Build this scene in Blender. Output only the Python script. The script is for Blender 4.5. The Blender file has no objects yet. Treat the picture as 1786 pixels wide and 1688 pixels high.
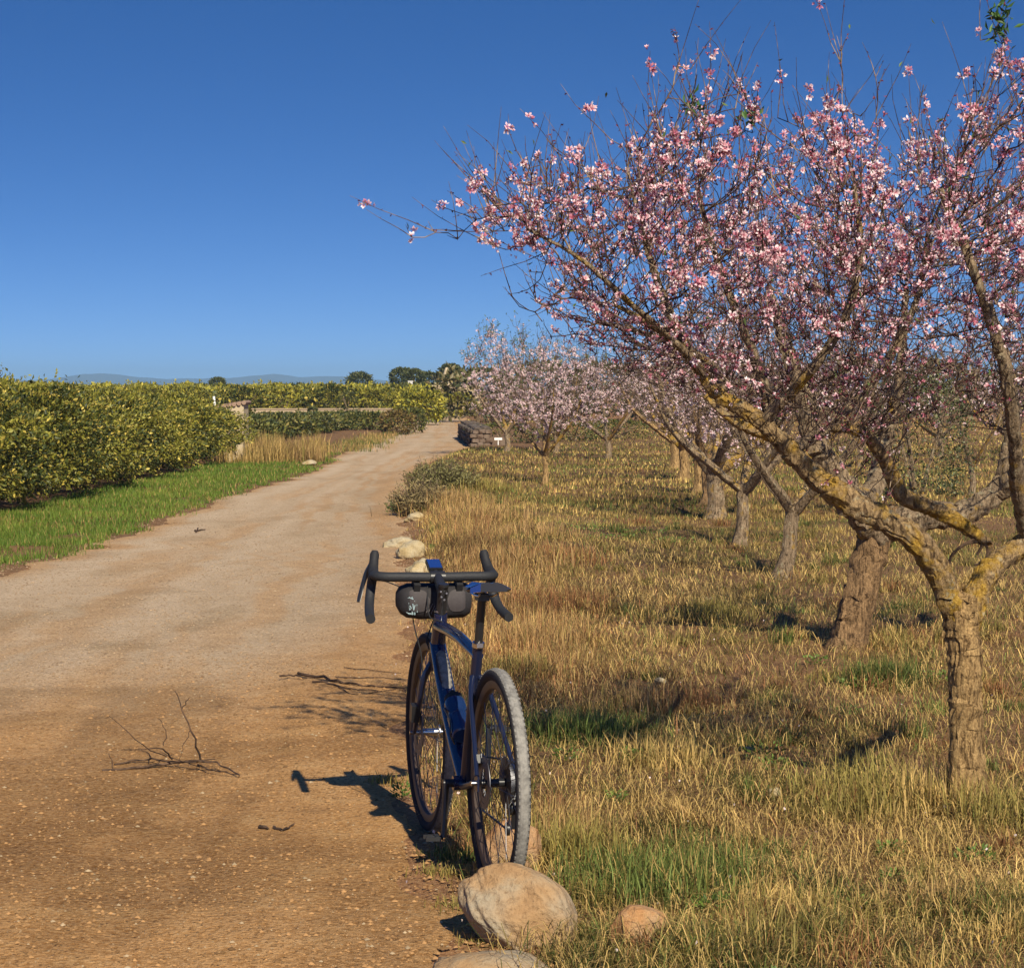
import bpy, bmesh, math, random
import numpy as np
from mathutils import Vector, Matrix, Euler
R = math.radians
random.seed(7); RNG = np.random.default_rng(11)
SC = bpy.context.scene; COL = SC.collection
# ------------------------------------------------------------------ camera, world, sun
F_PX, H, PITCH = 3850.0, 1.55, math.atan2(169, 3850)
cam = bpy.data.cameras.new('camera'); camo = bpy.data.objects.new('camera', cam); COL.objects.link(camo)
cam.sensor_width = 36; cam.lens = 36 * F_PX / 1786; cam.clip_start = .1; cam.clip_end = 30000
camo.location = (0, 0, H); camo.rotation_euler = (math.pi/2 - PITCH, 0, 0); SC.camera = camo

SUN_EL = R(38); SUN_AZ = math.atan2(.32, -.95)
tosun = Vector((math.cos(SUN_EL)*math.sin(SUN_AZ), math.cos(SUN_EL)*math.cos(SUN_AZ), math.sin(SUN_EL)))
W = bpy.data.worlds.new('World'); SC.world = W; W.use_nodes = True
nt = W.node_tree; nt.nodes.clear()
def N(nt, t, **k):
    n = nt.nodes.new(t)
    for a, b in k.items(): setattr(n, a, b)
    return n
tc = N(nt, 'ShaderNodeTexCoord'); sep = N(nt, 'ShaderNodeSeparateXYZ'); nt.links.new(tc.outputs['Generated'], sep.inputs[0])
m1 = N(nt, 'ShaderNodeMath', operation='MULTIPLY_ADD'); nt.links.new(sep.outputs[2], m1.inputs[0]); m1.inputs[1].default_value = 3.0; m1.inputs[2].default_value = .13
mx = N(nt, 'ShaderNodeMath', operation='MAXIMUM'); nt.links.new(m1.outputs[0], mx.inputs[0]); mx.inputs[1].default_value = .02
cmb = N(nt, 'ShaderNodeCombineXYZ'); nt.links.new(sep.outputs[0], cmb.inputs[0]); nt.links.new(sep.outputs[1], cmb.inputs[1]); nt.links.new(mx.outputs[0], cmb.inputs[2])
nrm = N(nt, 'ShaderNodeVectorMath', operation='NORMALIZE'); nt.links.new(cmb.outputs[0], nrm.inputs[0])
sky = N(nt, 'ShaderNodeTexSky', sky_type='NISHITA'); sky.sun_disc = False; sky.sun_elevation = SUN_EL; sky.sun_rotation = SUN_AZ
sky.air_density = 1.0; sky.dust_density = .3; sky.ozone_density = 3.0
nt.links.new(nrm.outputs[0], sky.inputs[0])
hs = N(nt, 'ShaderNodeHueSaturation'); hs.inputs['Saturation'].default_value = 1.33; hs.inputs['Value'].default_value = 1.0; hs.inputs['Hue'].default_value = .512
nt.links.new(sky.outputs[0], hs.inputs['Color'])
bg = N(nt, 'ShaderNodeBackground'); bg.inputs[1].default_value = .096; nt.links.new(hs.outputs[0], bg.inputs[0])
wo = N(nt, 'ShaderNodeOutputWorld'); nt.links.new(bg.outputs[0], wo.inputs[0])
sl = bpy.data.lights.new('sun', 'SUN'); sl.energy = 5.0; sl.angle = R(.55); sl.color = (1, .90, .71)
so = bpy.data.objects.new('sun', sl); COL.objects.link(so); so.rotation_euler = tosun.to_track_quat('Z', 'Y').to_euler()
SC.view_settings.view_transform = 'Standard'; SC.view_settings.look = 'None'; SC.view_settings.gamma = 1; SC.view_settings.use_curve_mapping = False
SC.view_settings.exposure = .40

# ------------------------------------------------------------------ helpers
CP, SP = math.cos(PITCH), math.sin(PITCH)
def at(px, py, Y):                       # the world point at distance Y seen at a photo pixel
    u, v = (px - 893) / F_PX, (844 - py) / F_PX
    d = (u, CP + v*SP, -SP + v*CP); t = Y / d[1]
    return np.array([d[0]*t, Y, H + d[2]*t])
def gY(py): return H * F_PX / (py - 675.0)
def gpt(px, py):
    Y = gY(py); p = at(px, py, Y); return p[0], Y

_perm = RNG.random((6, 256, 256))
def vnoise(x, y, k=0):
    x = np.asarray(x, float); y = np.asarray(y, float)
    xi = np.floor(x).astype(int); yi = np.floor(y).astype(int); fx = x - xi; fy = y - yi
    fx = fx*fx*(3-2*fx); fy = fy*fy*(3-2*fy); P = _perm[k % 6]
    a = P[xi & 255, yi & 255]; b = P[(xi+1) & 255, yi & 255]; c = P[xi & 255, (yi+1) & 255]; d = P[(xi+1) & 255, (yi+1) & 255]
    return (a*(1-fx)+b*fx)*(1-fy) + (c*(1-fx)+d*fx)*fy
def fbm(x, y, s=1, o=4, k=0):
    r = 0; a = .5; t = 0
    for i in range(o):
        r = r + a*vnoise(np.asarray(x)*s*2**i + 17.3*i, np.asarray(y)*s*2**i + 9.1*i, k+i); t += a; a *= .5
    return r/t
def sstep(a, b, x):
    t = np.clip((np.asarray(x, float)-a)/(b-a), 0, 1); return t*t*(3-2*t)

LEY = [-20, 0, 6, 12, 18, 22, 31, 41, 52, 75, 100, 130, 170]; LEX = [-4.3, -4.3, -4.3, -4.3, -4.2, -3.95, -3.9, -3.55, -3.9, -4.0, -4.0, -4.2, -4.6]
REY = [-20, 0, 5.9, 8.2, 11.4, 14, 18.4, 26.5, 38.5, 50, 57, 75, 92, 100, 130, 170]; REX = [.2, .1, -.16, -.42, -.56, -.70, -.92, -1.33, -1.9, -1.5, -1.1, -1.6, -2.1, -2.2, -2.4, -2.6]
def redge(y): return np.interp(y, REY, REX)
def ledge(y): return np.interp(y, LEY, LEX)
def zg(x, y, under=True):
    x = np.asarray(x, float); y = np.asarray(y, float)
    near = 1 - sstep(45, 70, y)
    e = redge(y) - x; l = x - ledge(y)                           # >0 inside the road
    z = (fbm(x, y, .55, 3, 1) - .5)*.12*near * sstep(0, .6, -e)
    z = z + (fbm(x, y, .9, 3, 2) - .5)*.10*near * sstep(0, .6, -l)
    z = z + .10*near*sstep(0, .5, -e)*(1-sstep(1.2, 2.6, -e))*sstep(12, 20, y)
    inr = sstep(-.05, .4, e)*sstep(-.05, .4, l)
    rut = -.018*np.exp(-((x-(redge(y)*.35+ledge(y)*.65))/.28)**2) - .018*np.exp(-((x-(redge(y)*.78+ledge(y)*.22))/.28)**2)
    z = z + near*inr*(rut + (fbm(x, y, 1.1, 3, 3)-.5)*.02)
    return z
def zone(x, y): return float(zg(np.array([x]), np.array([y]))[0])

def fast_mesh(name, V, F, mats, col=None, smooth=False, mi=None):
    V = np.ascontiguousarray(V, dtype=np.float32).reshape(-1, 3); F = np.ascontiguousarray(F, dtype=np.int32)
    k = F.shape[1]; me = bpy.data.meshes.new(name)
    me.vertices.add(len(V)); me.vertices.foreach_set('co', V.ravel())
    me.loops.add(F.size); me.loops.foreach_set('vertex_index', F.ravel())
    me.polygons.add(len(F)); me.polygons.foreach_set('loop_start', np.arange(0, F.size, k, dtype=np.int32))
    if mi is not None: me.polygons.foreach_set('material_index', np.asarray(mi, dtype=np.int32))
    if smooth: me.polygons.foreach_set('use_smooth', np.ones(len(F), dtype=bool))
    me.update(calc_edges=True)
    if col is not None:
        a = me.color_attributes.new('Col', 'FLOAT_COLOR', 'POINT'); c = np.ones((len(V), 4), np.float32); c[:, :3] = col
        a.data.foreach_set('color', c.ravel())
    for m in (mats if isinstance(mats, (list, tuple)) else [mats]): me.materials.append(m)
    return me
def link(name, me, parent=None, loc=None, rot=None):
    o = bpy.data.objects.new(name, me); COL.objects.link(o)
    if parent is not None: o.parent = parent
    if loc is not None: o.location = [float(c) for c in loc]
    if rot is not None: o.rotation_euler = rot
    return o
def tag(o, label=None, cat=None, group=None, kind=None):
    if label: o['label'] = label
    if cat: o['category'] = cat
    if group: o['group'] = group
    if kind: o['kind'] = kind
    return o
def thing(name, label, cat, loc=(0,0,0), rz=0, group=None):
    return tag(link(name, None, None, loc, (0, 0, rz)), label, cat, group)
def copy_tree(o, parent=None):
    c = o.copy(); COL.objects.link(c)
    if parent is not None: c.parent = parent
    for ch in o.children: copy_tree(ch, c)
    return c

class MB:
    def __init__(s): s.v = []; s.f = []; s.m = []
    def add(s, V, F, m=0):
        n = len(s.v); s.v += [tuple(map(float, p)) for p in V]; s.f += [tuple(int(i)+n for i in f) for f in F]; s.m += [m]*len(F); return s
    def box(s, c, d, m=0, rot=None):
        V = np.array([[x, y, z] for x in (-.5, .5) for y in (-.5, .5) for z in (-.5, .5)])*np.array(d)
        if rot is not None: V = V @ np.array(Euler(rot).to_matrix()).T
        return s.add(V+np.array(c), [(0,1,3,2),(4,6,7,5),(0,4,5,1),(2,3,7,6),(0,2,6,4),(1,5,7,3)], m)
    def tube(s, P, r, n=10, m=0, cap=True, sq=(1, 1)):
        V, F = tube(P, r, n, cap, sq); return s.add(V, F, m)
    def lathe(s, prof, n=24, m=0, axis='y', c=(0,0,0)):    # prof: (along axis, radius)
        V = []; k = len(prof)
        for i in range(n):
            a = 2*math.pi*i/n
            for (h, r) in prof:
                p = (r*math.cos(a), h, r*math.sin(a)) if axis == 'y' else ((h, r*math.cos(a), r*math.sin(a)) if axis == 'x' else (r*math.cos(a), r*math.sin(a), h))
                V.append(np.array(p)+np.array(c))
        F = [(i*k+j, i*k+j+1, ((i+1) % n)*k+j+1, ((i+1) % n)*k+j) for i in range(n) for j in range(k-1)]
        return s.add(V, F, m)
    def mesh(s, name, mats, smooth=True, bevel=None):
        me = bpy.data.meshes.new(name); me.from_pydata(s.v, [], s.f); me.update()
        for m in (mats if isinstance(mats, (list, tuple)) else [mats]): me.materials.append(m)
        me.polygons.foreach_set('material_index', s.m)
        bm = bmesh.new(); bm.from_mesh(me); bmesh.ops.recalc_face_normals(bm, faces=bm.faces); bm.to_mesh(me); bm.free()
        if smooth:
            me.polygons.foreach_set('use_smooth', [True]*len(me.polygons)); me.set_sharp_from_angle(angle=R(40))
        return me
    def build(s, name, mats, parent=None, smooth=True, loc=None): return link(name, s.mesh(name, mats, smooth), parent, loc)
def tube(P, r, n=8, cap=True, sq=(1, 1)):
    P = np.array(P, float); k = len(P); r = np.full(k, r) if np.isscalar(r) else np.array(r, float)
    T = np.gradient(P, axis=0); T /= np.linalg.norm(T, axis=1)[:, None]+1e-12
    u = np.cross(T[0], [0, 0, 1.0]);
    if np.linalg.norm(u) < .1: u = np.cross(T[0], [0, 1.0, 0])
    u /= np.linalg.norm(u); V = []; a = np.arange(n)*2*np.pi/n
    for i in range(k):
        u = u - T[i]*u.dot(T[i]); u /= np.linalg.norm(u)+1e-12; w = np.cross(T[i], u)
        V.append(P[i] + r[i]*(np.cos(a)[:, None]*u*sq[0] + np.sin(a)[:, None]*w*sq[1]))
    V = np.concatenate(V)
    F = [(i*n+j, i*n+(j+1) % n, (i+1)*n+(j+1) % n, (i+1)*n+j) for i in range(k-1) for j in range(n)]
    if cap: F += [tuple(range(n-1, -1, -1)), tuple(range((k-1)*n, k*n))]
    return V, F
def resample(P, n):
    P = np.array(P, float)
    # catmull-rom through the points
    Q = np.vstack([2*P[0]-P[1], P, 2*P[-1]-P[-2]]); out = []
    seg = len(P)-1; ts = np.linspace(0, seg, n)
    for t in ts:
        i = min(int(t), seg-1); f = t-i; p0, p1, p2, p3 = Q[i], Q[i+1], Q[i+2], Q[i+3]
        out.append(.5*((2*p1)+(-p0+p2)*f+(2*p0-5*p1+4*p2-p3)*f*f+(-p0+3*p1-3*p2+p3)*f**3))
    return np.array(out)

# ------------------------------------------------------------------ materials
def mat(name, base=None, rough=.8, metal=0, spec=.5):
    m = bpy.data.materials.new(name); m.use_nodes = True; b = m.node_tree.nodes['Principled BSDF']
    if base: b.inputs['Base Color'].default_value = (*base, 1)
    b.inputs['Roughness'].default_value = rough; b.inputs['Metallic'].default_value = metal; b.inputs['Specular IOR Level'].default_value = spec
    return m, m.node_tree, b
def noise(nt, vec, scale, detail=4, rough=.6, dist=0):
    n = N(nt, 'ShaderNodeTexNoise'); n.inputs['Scale'].default_value = scale; n.inputs['Detail'].default_value = detail; n.inputs['Roughness'].default_value = rough; n.inputs['Distortion'].default_value = dist
    if vec is not None: nt.links.new(vec, n.inputs['Vector'])
    return n.outputs['Fac']
def ramp(nt, fac, stops):
    n = N(nt, 'ShaderNodeValToRGB'); e = n.color_ramp.elements
    while len(e) < len(stops): e.new(.5)
    for el, (p, c) in zip(e, stops): el.position = p; el.color = (*c, 1) if len(c) == 3 else c
    nt.links.new(fac, n.inputs[0]); return n.outputs[0]
def g(v): return (v, v, v)
def mixc(nt, fac, a, b, mode='MIX'):
    n = N(nt, 'ShaderNodeMix', data_type='RGBA', blend_type=mode)
    for s, x in ((n.inputs['Factor'], fac), (n.inputs['A'], a), (n.inputs['B'], b)):
        if isinstance(x, (int, float)): s.default_value = x
        elif isinstance(x, tuple): s.default_value = (*x, 1)
        else: nt.links.new(x, s)
    return n.outputs['Result']
def bump(nt, b, h, dist=.01, strength=1, prev=None):
    n = N(nt, 'ShaderNodeBump'); n.inputs['Distance'].default_value = dist; n.inputs['Strength'].default_value = strength
    nt.links.new(h, n.inputs['Height'])
    if prev is not None: nt.links.new(prev, n.inputs['Normal'])
    nt.links.new(n.outputs[0], b.inputs['Normal']); return n.outputs[0]
def objvec(nt, scale=None, geo=False):
    if geo: v = N(nt, 'ShaderNodeNewGeometry').outputs['Position']
    else: v = N(nt, 'ShaderNodeTexCoord').outputs['Object']
    if scale:
        mp = N(nt, 'ShaderNodeMapping'); mp.inputs['Scale'].default_value = scale; nt.links.new(v, mp.inputs[0]); v = mp.outputs[0]
    return v
def leafmat(name, trans=.35, rough=.55, spec=.25):
    m, nt, b = mat(name, None, rough, 0, spec)
    a = N(nt, 'ShaderNodeAttribute'); a.attribute_name = 'Col'; nt.links.new(a.outputs['Color'], b.inputs['Base Color'])
    t = N(nt, 'ShaderNodeBsdfTranslucent'); nt.links.new(a.outputs['Color'], t.inputs[0])
    mxs = N(nt, 'ShaderNodeMixShader'); mxs.inputs[0].default_value = trans
    nt.links.new(b.outputs[0], mxs.inputs[1]); nt.links.new(t.outputs[0], mxs.inputs[2])
    nt.links.new(mxs.outputs[0], nt.nodes['Material Output'].inputs[0]); return m
M = {}
M['grass'] = leafmat('grass_blade', .3, .6, .2)
M['leaf'] = leafmat('leaf', .14, .5, .3)
M['petal'] = leafmat('petal', .22, .7, .1)
# soil / gravel, shared world-space noise
def soil(name, kind):
    m, nt, b = mat(name, None, .95, 0, .15); v = objvec(nt, geo=True)
    big = noise(nt, v, .45, 5, .6); mid = noise(nt, v, 3.5, 6, .65); fine = noise(nt, v, 55, 4, .7); fine2 = noise(nt, v, 170, 3, .7)
    att = N(nt, 'ShaderNodeAttribute'); att.attribute_name = 'Col'
    if kind == 'road':
        pale = mixc(nt, mid, (.48, .355, .225), (.68, .53, .37))
        dirt = ramp(nt, mid, [(.25, (.36, .185, .062)), (.5, (.56, .295, .10)), (.75, (.66, .40, .17))])
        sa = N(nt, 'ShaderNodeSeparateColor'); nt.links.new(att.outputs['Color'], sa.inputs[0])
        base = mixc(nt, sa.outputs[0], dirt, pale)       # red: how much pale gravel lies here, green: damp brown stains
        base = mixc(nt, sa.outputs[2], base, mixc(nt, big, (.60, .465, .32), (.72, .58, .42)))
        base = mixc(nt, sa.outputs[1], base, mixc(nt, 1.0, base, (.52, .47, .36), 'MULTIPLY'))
    else:
        base = ramp(nt, mid, [(.25, (.085, .038, .016)), (.55, (.19, .09, .038)), (.8, (.30, .16, .07))])
        base = mixc(nt, 1.0, base, att.outputs['Color'], 'MULTIPLY')
    c = mixc(nt, ramp(nt, fine, [(.36, g(0)), (.62, g(1))]), mixc(nt, 1.0, base, (.66, .60, .52), 'MULTIPLY'), mixc(nt, .25, base, (.60, .42, .24)))
    vor = N(nt, 'ShaderNodeTexVoronoi'); vor.inputs['Scale'].default_value = 75; nt.links.new(v, vor.inputs['Vector'])
    sepc = N(nt, 'ShaderNodeSeparateColor'); nt.links.new(vor.outputs['Color'], sepc.inputs[0])
    sp = ramp(nt, sepc.outputs[0], [(.82, g(0)), (.86, g(1))])
    near = ramp(nt, vor.outputs['Distance'], [(.25, g(1)), (.45, g(0))])
    spk = N(nt, 'ShaderNodeMath', operation='MULTIPLY'); nt.links.new(sp, spk.inputs[0]); nt.links.new(near, spk.inputs[1])
    c = mixc(nt, spk.outputs[0], c, mixc(nt, sepc.outputs[1], (.14, .07, .03), (.42, .26, .12)))
    nt.links.new(c, b.inputs['Base Color'])
    cl_ = noise(nt, v, 17, 5, .7); n0 = bump(nt, b, mid, .06, .5); n1 = bump(nt, b, cl_, .03, .45, n0); n2 = bump(nt, b, fine, .018, .9, n1); n3 = bump(nt, b, spk.outputs[0], .006, .9, n2); bump(nt, b, fine2, .004, .7, n3)
    return m
M['road'] = soil('dirt_and_gravel', 'road'); M['ground'] = soil('field_soil', 'ground')

def barkmat(name, c1, c2, lichen=0, scale=1):
    m, nt, b = mat(name, None, .9, 0, .2); v = objvec(nt, geo=True)
    mp = N(nt, 'ShaderNodeMapping'); mp.inputs['Scale'].default_value = (1, 1, .22); nt.links.new(v, mp.inputs[0])
    n1 = noise(nt, mp.outputs[0], 60*scale, 6, .7, .6); n2 = noise(nt, v, 9*scale, 4, .6); n3 = noise(nt, v, 120*scale, 3, .7)
    mu = N(nt, 'ShaderNodeMapping'); mu.inputs['Scale'].default_value = (3, 3, .8); nt.links.new(v, mu.inputs[0])
    vo = N(nt, 'ShaderNodeTexVoronoi', feature='DISTANCE_TO_EDGE'); vo.inputs['Scale'].default_value = 14*scale; nt.links.new(mu.outputs[0], vo.inputs['Vector'])
    c = ramp(nt, n1, [(.40, c1), (.60, c2)]); c = mixc(nt, ramp(nt, noise(nt, mu.outputs[0], 7*scale, 5, .7), [(.38, g(.55)), (.6, g(0))]), c, tuple(x*.55 for x in c2))
    c = mixc(nt, ramp(nt, n3, [(.45, g(0)), (.7, g(.5))]), c, tuple(min(1, x*1.7) for x in c2))
    c = mixc(nt, ramp(nt, vo.outputs['Distance'], [(.0, g(.35)), (.10, g(0))]), c, tuple(x*.5 for x in c1))
    c = mixc(nt, ramp(nt, n1, [(.38, g(.85)), (.48, g(0))]), c, tuple(x*.4 for x in c1))
    if lichen:
        msk = ramp(nt, n2, [(.62-.14*lichen, g(0)), (.74-.12*lichen, g(.85))])
        c = mixc(nt, msk, c, ramp(nt, n3, [(.35, (.26, .14, .015)), (.65, (.50, .31, .04))]))
        msk2 = ramp(nt, noise(nt, v, 24, 4, .6), [(.58, g(0)), (.66, g(.7))]); c = mixc(nt, msk2, c, (.36, .31, .20))
    nt.links.new(c, b.inputs['Base Color'])
    a1 = bump(nt, b, n1, .02, 1); a2 = bump(nt, b, vo.outputs['Distance'], .01, .35, a1); bump(nt, b, n3, .004, .8, a2)
    return m
M['bark_tan'] = barkmat('tan_trunk_bark', (.16, .09, .036), (.46, .30, .13))
M['bark_lichen'] = barkmat('lichen_covered_bark', (.15, .09, .045), (.38, .26, .13), 1.15)
M['bark_grey'] = barkmat('grey_brown_bark', (.12, .08, .045), (.33, .24, .15), .3)
M['bark_red'] = barkmat('reddish_trunk_bark', (.13, .075, .036), (.33, .205, .10))
M['twig'], t_nt, t_b = mat('twig_bark', None, .85, 0, .25)
t_nt.links.new(ramp(t_nt, noise(t_nt, objvec(t_nt, geo=True), 14, 3), [(.38, (.035, .022, .018)), (.52, (.11, .07, .05)), (.70, (.36, .27, .18))]), t_b.inputs['Base Color'])
M['dead'], t_nt, t_b = mat('dead_stick', None, .9, 0, .2)
t_nt.links.new(ramp(t_nt, noise(t_nt, objvec(t_nt, geo=True), 30, 3), [(.35, (.03, .02, .015)), (.7, (.13, .08, .05))]), t_b.inputs['Base Color'])
def rockmat(name, c1, c2, c3, sc=9):
    m, nt, b = mat(name, None, .9, 0, .2); v = objvec(nt, geo=True)
    a = noise(nt, v, sc, 6, .62, .4); f = noise(nt, v, sc*9, 5, .7); k = noise(nt, v, sc*.5, 3, .5)
    c = ramp(nt, a, [(.3, c1), (.5, c2), (.7, c3)])
    c = mixc(nt, ramp(nt, k, [(.45, g(0)), (.62, g(.7))]), c, tuple(x*.75+.05 for x in c3))
    c = mixc(nt, ramp(nt, f, [(.3, g(.55)), (.5, g(0))]), c, tuple(x*.45 for x in c1))
    nt.links.new(c, b.inputs['Base Color']); n1 = bump(nt, b, a, .03, .7); bump(nt, b, f, .008, .9, n1); return m
M['boulder'] = rockmat('ochre_boulder', (.30, .17, .075), (.38, .24, .12), (.36, .30, .20), 7)
M['rock_orange'] = rockmat('orange_rock', (.36, .17, .07), (.46, .24, .10), (.48, .32, .17), 12)
M['rock_pale'] = rockmat('pale_limestone', (.34, .25, .12), (.44, .34, .18), (.50, .42, .27), 8)
M['stone_dark'] = rockmat('dark_wall_stone', (.06, .045, .035), (.10, .075, .055), (.16, .12, .085), 5)
M['stone_tan'] = rockmat('tan_wall_stone', (.10, .065, .045), (.15, .10, .07), (.21, .15, .10), 5)
def plain(name, c, rough=.6, metal=0, spec=.5, n=None, amt=.25, bmp=0):
    m, nt, b = mat(name, c, rough, metal, spec)
    if n:
        f = noise(nt, objvec(nt), n, 4, .65)
        nt.links.new(mixc(nt, f, tuple(x*(1-amt) for x in c), tuple(min(1, x*(1+amt)) for x in c)), b.inputs['Base Color'])
        if bmp: bump(nt, b, f, bmp, .8)
    return m
M['render_wall'] = plain('pale_render', (.46, .37, .24), .9, 0, .2, 3, .2, .01)
M['wall_far'] = plain('weathered_cream_wall', (.40, .31, .20), .9, 0, .2, .8, .25, .01)
M['tile'] = plain('roof_tile', (.30, .20, .14), .85, 0, .2, 8, .35, .005)
M['white'] = plain('white_paint', (.75, .74, .70), .6, 0, .4, 5, .08)
M['frame'] = plain('navy_frame_paint', (.006, .012, .050), .24, 0, .7, 30, .15); M['frame'].node_tree.nodes['Principled BSDF'].inputs['Coat Weight'].default_value = .6
M['fork'] = plain('dark_fork_paint', (.008, .012, .035), .3, 0, .6, 30, .15)
M['black'] = plain('black_anodised', (.018, .018, .02), .35, 0, .5, 40, .3)
M['tape'] = plain('black_bar_tape', (.022, .023, .026), .62, 0, .35, 160, .35, .002)
M['rubber'] = plain('black_rubber', (.02, .02, .022), .7, 0, .3, 60, .3)
M['silver'] = plain('polished_aluminium', (.62, .61, .6), .25, 1, .5, 40, .12)
M['steel'] = plain('dark_steel', (.14, .14, .15), .5, 1, .5, 50, .3)
M['bagcloth'] = plain('black_bag_fabric', (.022, .020, .022), .75, 0, .3, 120, .35, .002)
M['bottle'] = plain('smoked_blue_bottle', (.008, .025, .085), .18, 0, .6, 12, .4)
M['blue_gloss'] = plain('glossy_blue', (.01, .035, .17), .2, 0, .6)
M['teal_print'] = plain('pale_teal_print', (.30, .40, .42), .6, 0, .3, 60, .25)
# tyre: dark rubber with dried dust on the tread
m, nt, b = mat('dusty_tyre', None, .85, 0, .2); v = objvec(nt)
s_ = N(nt, 'ShaderNodeSeparateXYZ'); nt.links.new(v, s_.inputs[0])
l_ = N(nt, 'ShaderNodeVectorMath', operation='LENGTH'); cb = N(nt, 'ShaderNodeCombineXYZ'); nt.links.new(s_.outputs[0], cb.inputs[0]); nt.links.new(s_.outputs[2], cb.inputs[1]); nt.links.new(cb.outputs[0], l_.inputs[0])
tr = ramp(nt, l_.outputs['Value'], [(.339, g(0)), (.347, g(1))])
dn = noise(nt, v, 45, 4, .7); dd = N(nt, 'ShaderNodeMath', operation='MULTIPLY'); nt.links.new(tr, dd.inputs[0]); nt.links.new(ramp(nt, dn, [(.3, g(.45)), (.6, g(1))]), dd.inputs[1])
nt.links.new(mixc(nt, dd.outputs[0], (.022, .020, .022), (.27, .255, .225)), b.inputs['Base Color']); bump(nt, b, dn, .002, .8); M['tyre'] = m
M['rim'] = plain('dusty_brown_rim', (.055, .035, .025), .45, 0, .4, 50, .4)

# ------------------------------------------------------------------ ground, road
def grid_mesh(name, xs, ys, zf, mats, colf=None, keep=None):
    X, Y = np.meshgrid(xs, ys); Z = zf(X, Y); V = np.stack([X, Y, Z], -1).reshape(-1, 3); w = len(xs)
    i, j = np.meshgrid(np.arange(len(xs)-1), np.arange(len(ys)-1)); a = (j*w+i).ravel()
    F = np.stack([a, a+1, a+1+w, a+w], 1)
    return fast_mesh(name, V, F, mats, None if colf is None else colf(X, Y).reshape(-1, 3), True)
xs = np.unique(np.concatenate([-np.geomspace(9, 9000, 26), np.arange(-9, 9.01, .12), np.geomspace(9, 9000, 26)]))
ys = np.unique(np.concatenate([[-60, -30, -12, -4, 0, 2], np.arange(3, 24, .12), np.arange(24, 70, .4), np.geomspace(70, 12000, 46)]))
def z_ground(x, y):
    z = zg(x, y); e = redge(y)-x; l = x-ledge(y)
    return z - .035*sstep(.02, .25, np.minimum(e, l))*(y < 175)
def col_ground(x, y):
    c = np.ones(x.shape+(3,)); c *= (0.75+.5*fbm(x, y, .3, 3, 4))[..., None]
    e = x-redge(y); c = c*(1+.75*(1-sstep(0, .5, e))[..., None]*(x > ledge(y))[..., None])
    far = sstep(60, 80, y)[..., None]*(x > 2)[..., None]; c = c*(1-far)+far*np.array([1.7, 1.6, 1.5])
    return c
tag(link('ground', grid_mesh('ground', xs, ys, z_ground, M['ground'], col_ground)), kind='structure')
# road sheet with ragged edges
ry = np.unique(np.concatenate([[-12, -4, 0, 2], np.arange(3, 30, .1), np.arange(30, 90, .5), np.arange(90, 172, 3)])); rt = np.linspace(0, 1, 54)
T_, Y_ = np.meshgrid(rt, ry)
Lx = ledge(Y_)-.08+(fbm(Y_*0+3, Y_, 1.6, 4, 0)-.5)*.55; Rx = redge(Y_)+.06+(fbm(Y_*0+9, Y_, 2.2, 4, 1)-.5)*.45
X_ = Lx*(1-T_)+Rx*T_; Z_ = zg(X_, Y_)+.006-.03*((T_ == 0) | (T_ == 1))
PALE = sstep(7.0, 15, Y_ - (X_+2.2)*1.6)*(.45+.75*sstep(.03, .15, T_)*(1-sstep(.66, .97, T_)))
PALE = PALE*(.95+.5*fbm(X_*2.0, Y_*.5, 1, 4, 2)) + .25*(fbm(X_, Y_, .8, 3, 3)-.45); PALE = np.clip(PALE - .35*np.exp(-((X_+2.3)/.35)**2)*(fbm(X_, Y_*.3, 1, 2, 5)), 0, 1)
a = (np.arange(len(ry)-1)[:, None]*54+np.arange(53)[None]).ravel()
TRK = (np.exp(-((T_-.17)/.07)**2)+.9*np.exp(-((T_-.50)/.05)**2)+.6*np.exp(-((T_-.33)/.022)**2)+.5*np.exp(-((T_-.63)/.02)**2))*sstep(9, 15, Y_ - (X_+2.2)*1.5)*(1-sstep(45, 80, Y_)*.5)*sstep(.15, .5, fbm(X_*2.5, Y_*.35, 1, 4, 3)); TRK = np.clip(TRK, 0, 1); PALE = PALE*(1-.45*sstep(.45, .6, fbm(T_*22, Y_*.25, 1, 3, 2)))
def blob(px, py, rx, ry): gx, gy = gpt(px, py); return np.exp(-(((X_-gx)/rx)**2+((Y_-gy)/ry)**2))
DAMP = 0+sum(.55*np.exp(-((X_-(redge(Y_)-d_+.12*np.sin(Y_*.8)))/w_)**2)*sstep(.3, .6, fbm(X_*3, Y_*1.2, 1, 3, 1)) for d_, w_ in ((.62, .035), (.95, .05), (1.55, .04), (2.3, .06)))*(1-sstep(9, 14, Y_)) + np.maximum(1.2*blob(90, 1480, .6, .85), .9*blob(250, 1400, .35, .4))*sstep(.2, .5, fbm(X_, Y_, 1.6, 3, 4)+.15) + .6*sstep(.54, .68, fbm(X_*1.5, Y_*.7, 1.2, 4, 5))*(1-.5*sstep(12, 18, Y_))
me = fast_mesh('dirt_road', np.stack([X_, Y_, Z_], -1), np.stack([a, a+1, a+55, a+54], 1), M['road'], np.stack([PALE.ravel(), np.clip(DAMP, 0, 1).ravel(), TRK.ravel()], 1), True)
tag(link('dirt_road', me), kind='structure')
def on_road(x, y): return (x > ledge(y)+.02) & (x < redge(y)-.02)

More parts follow.
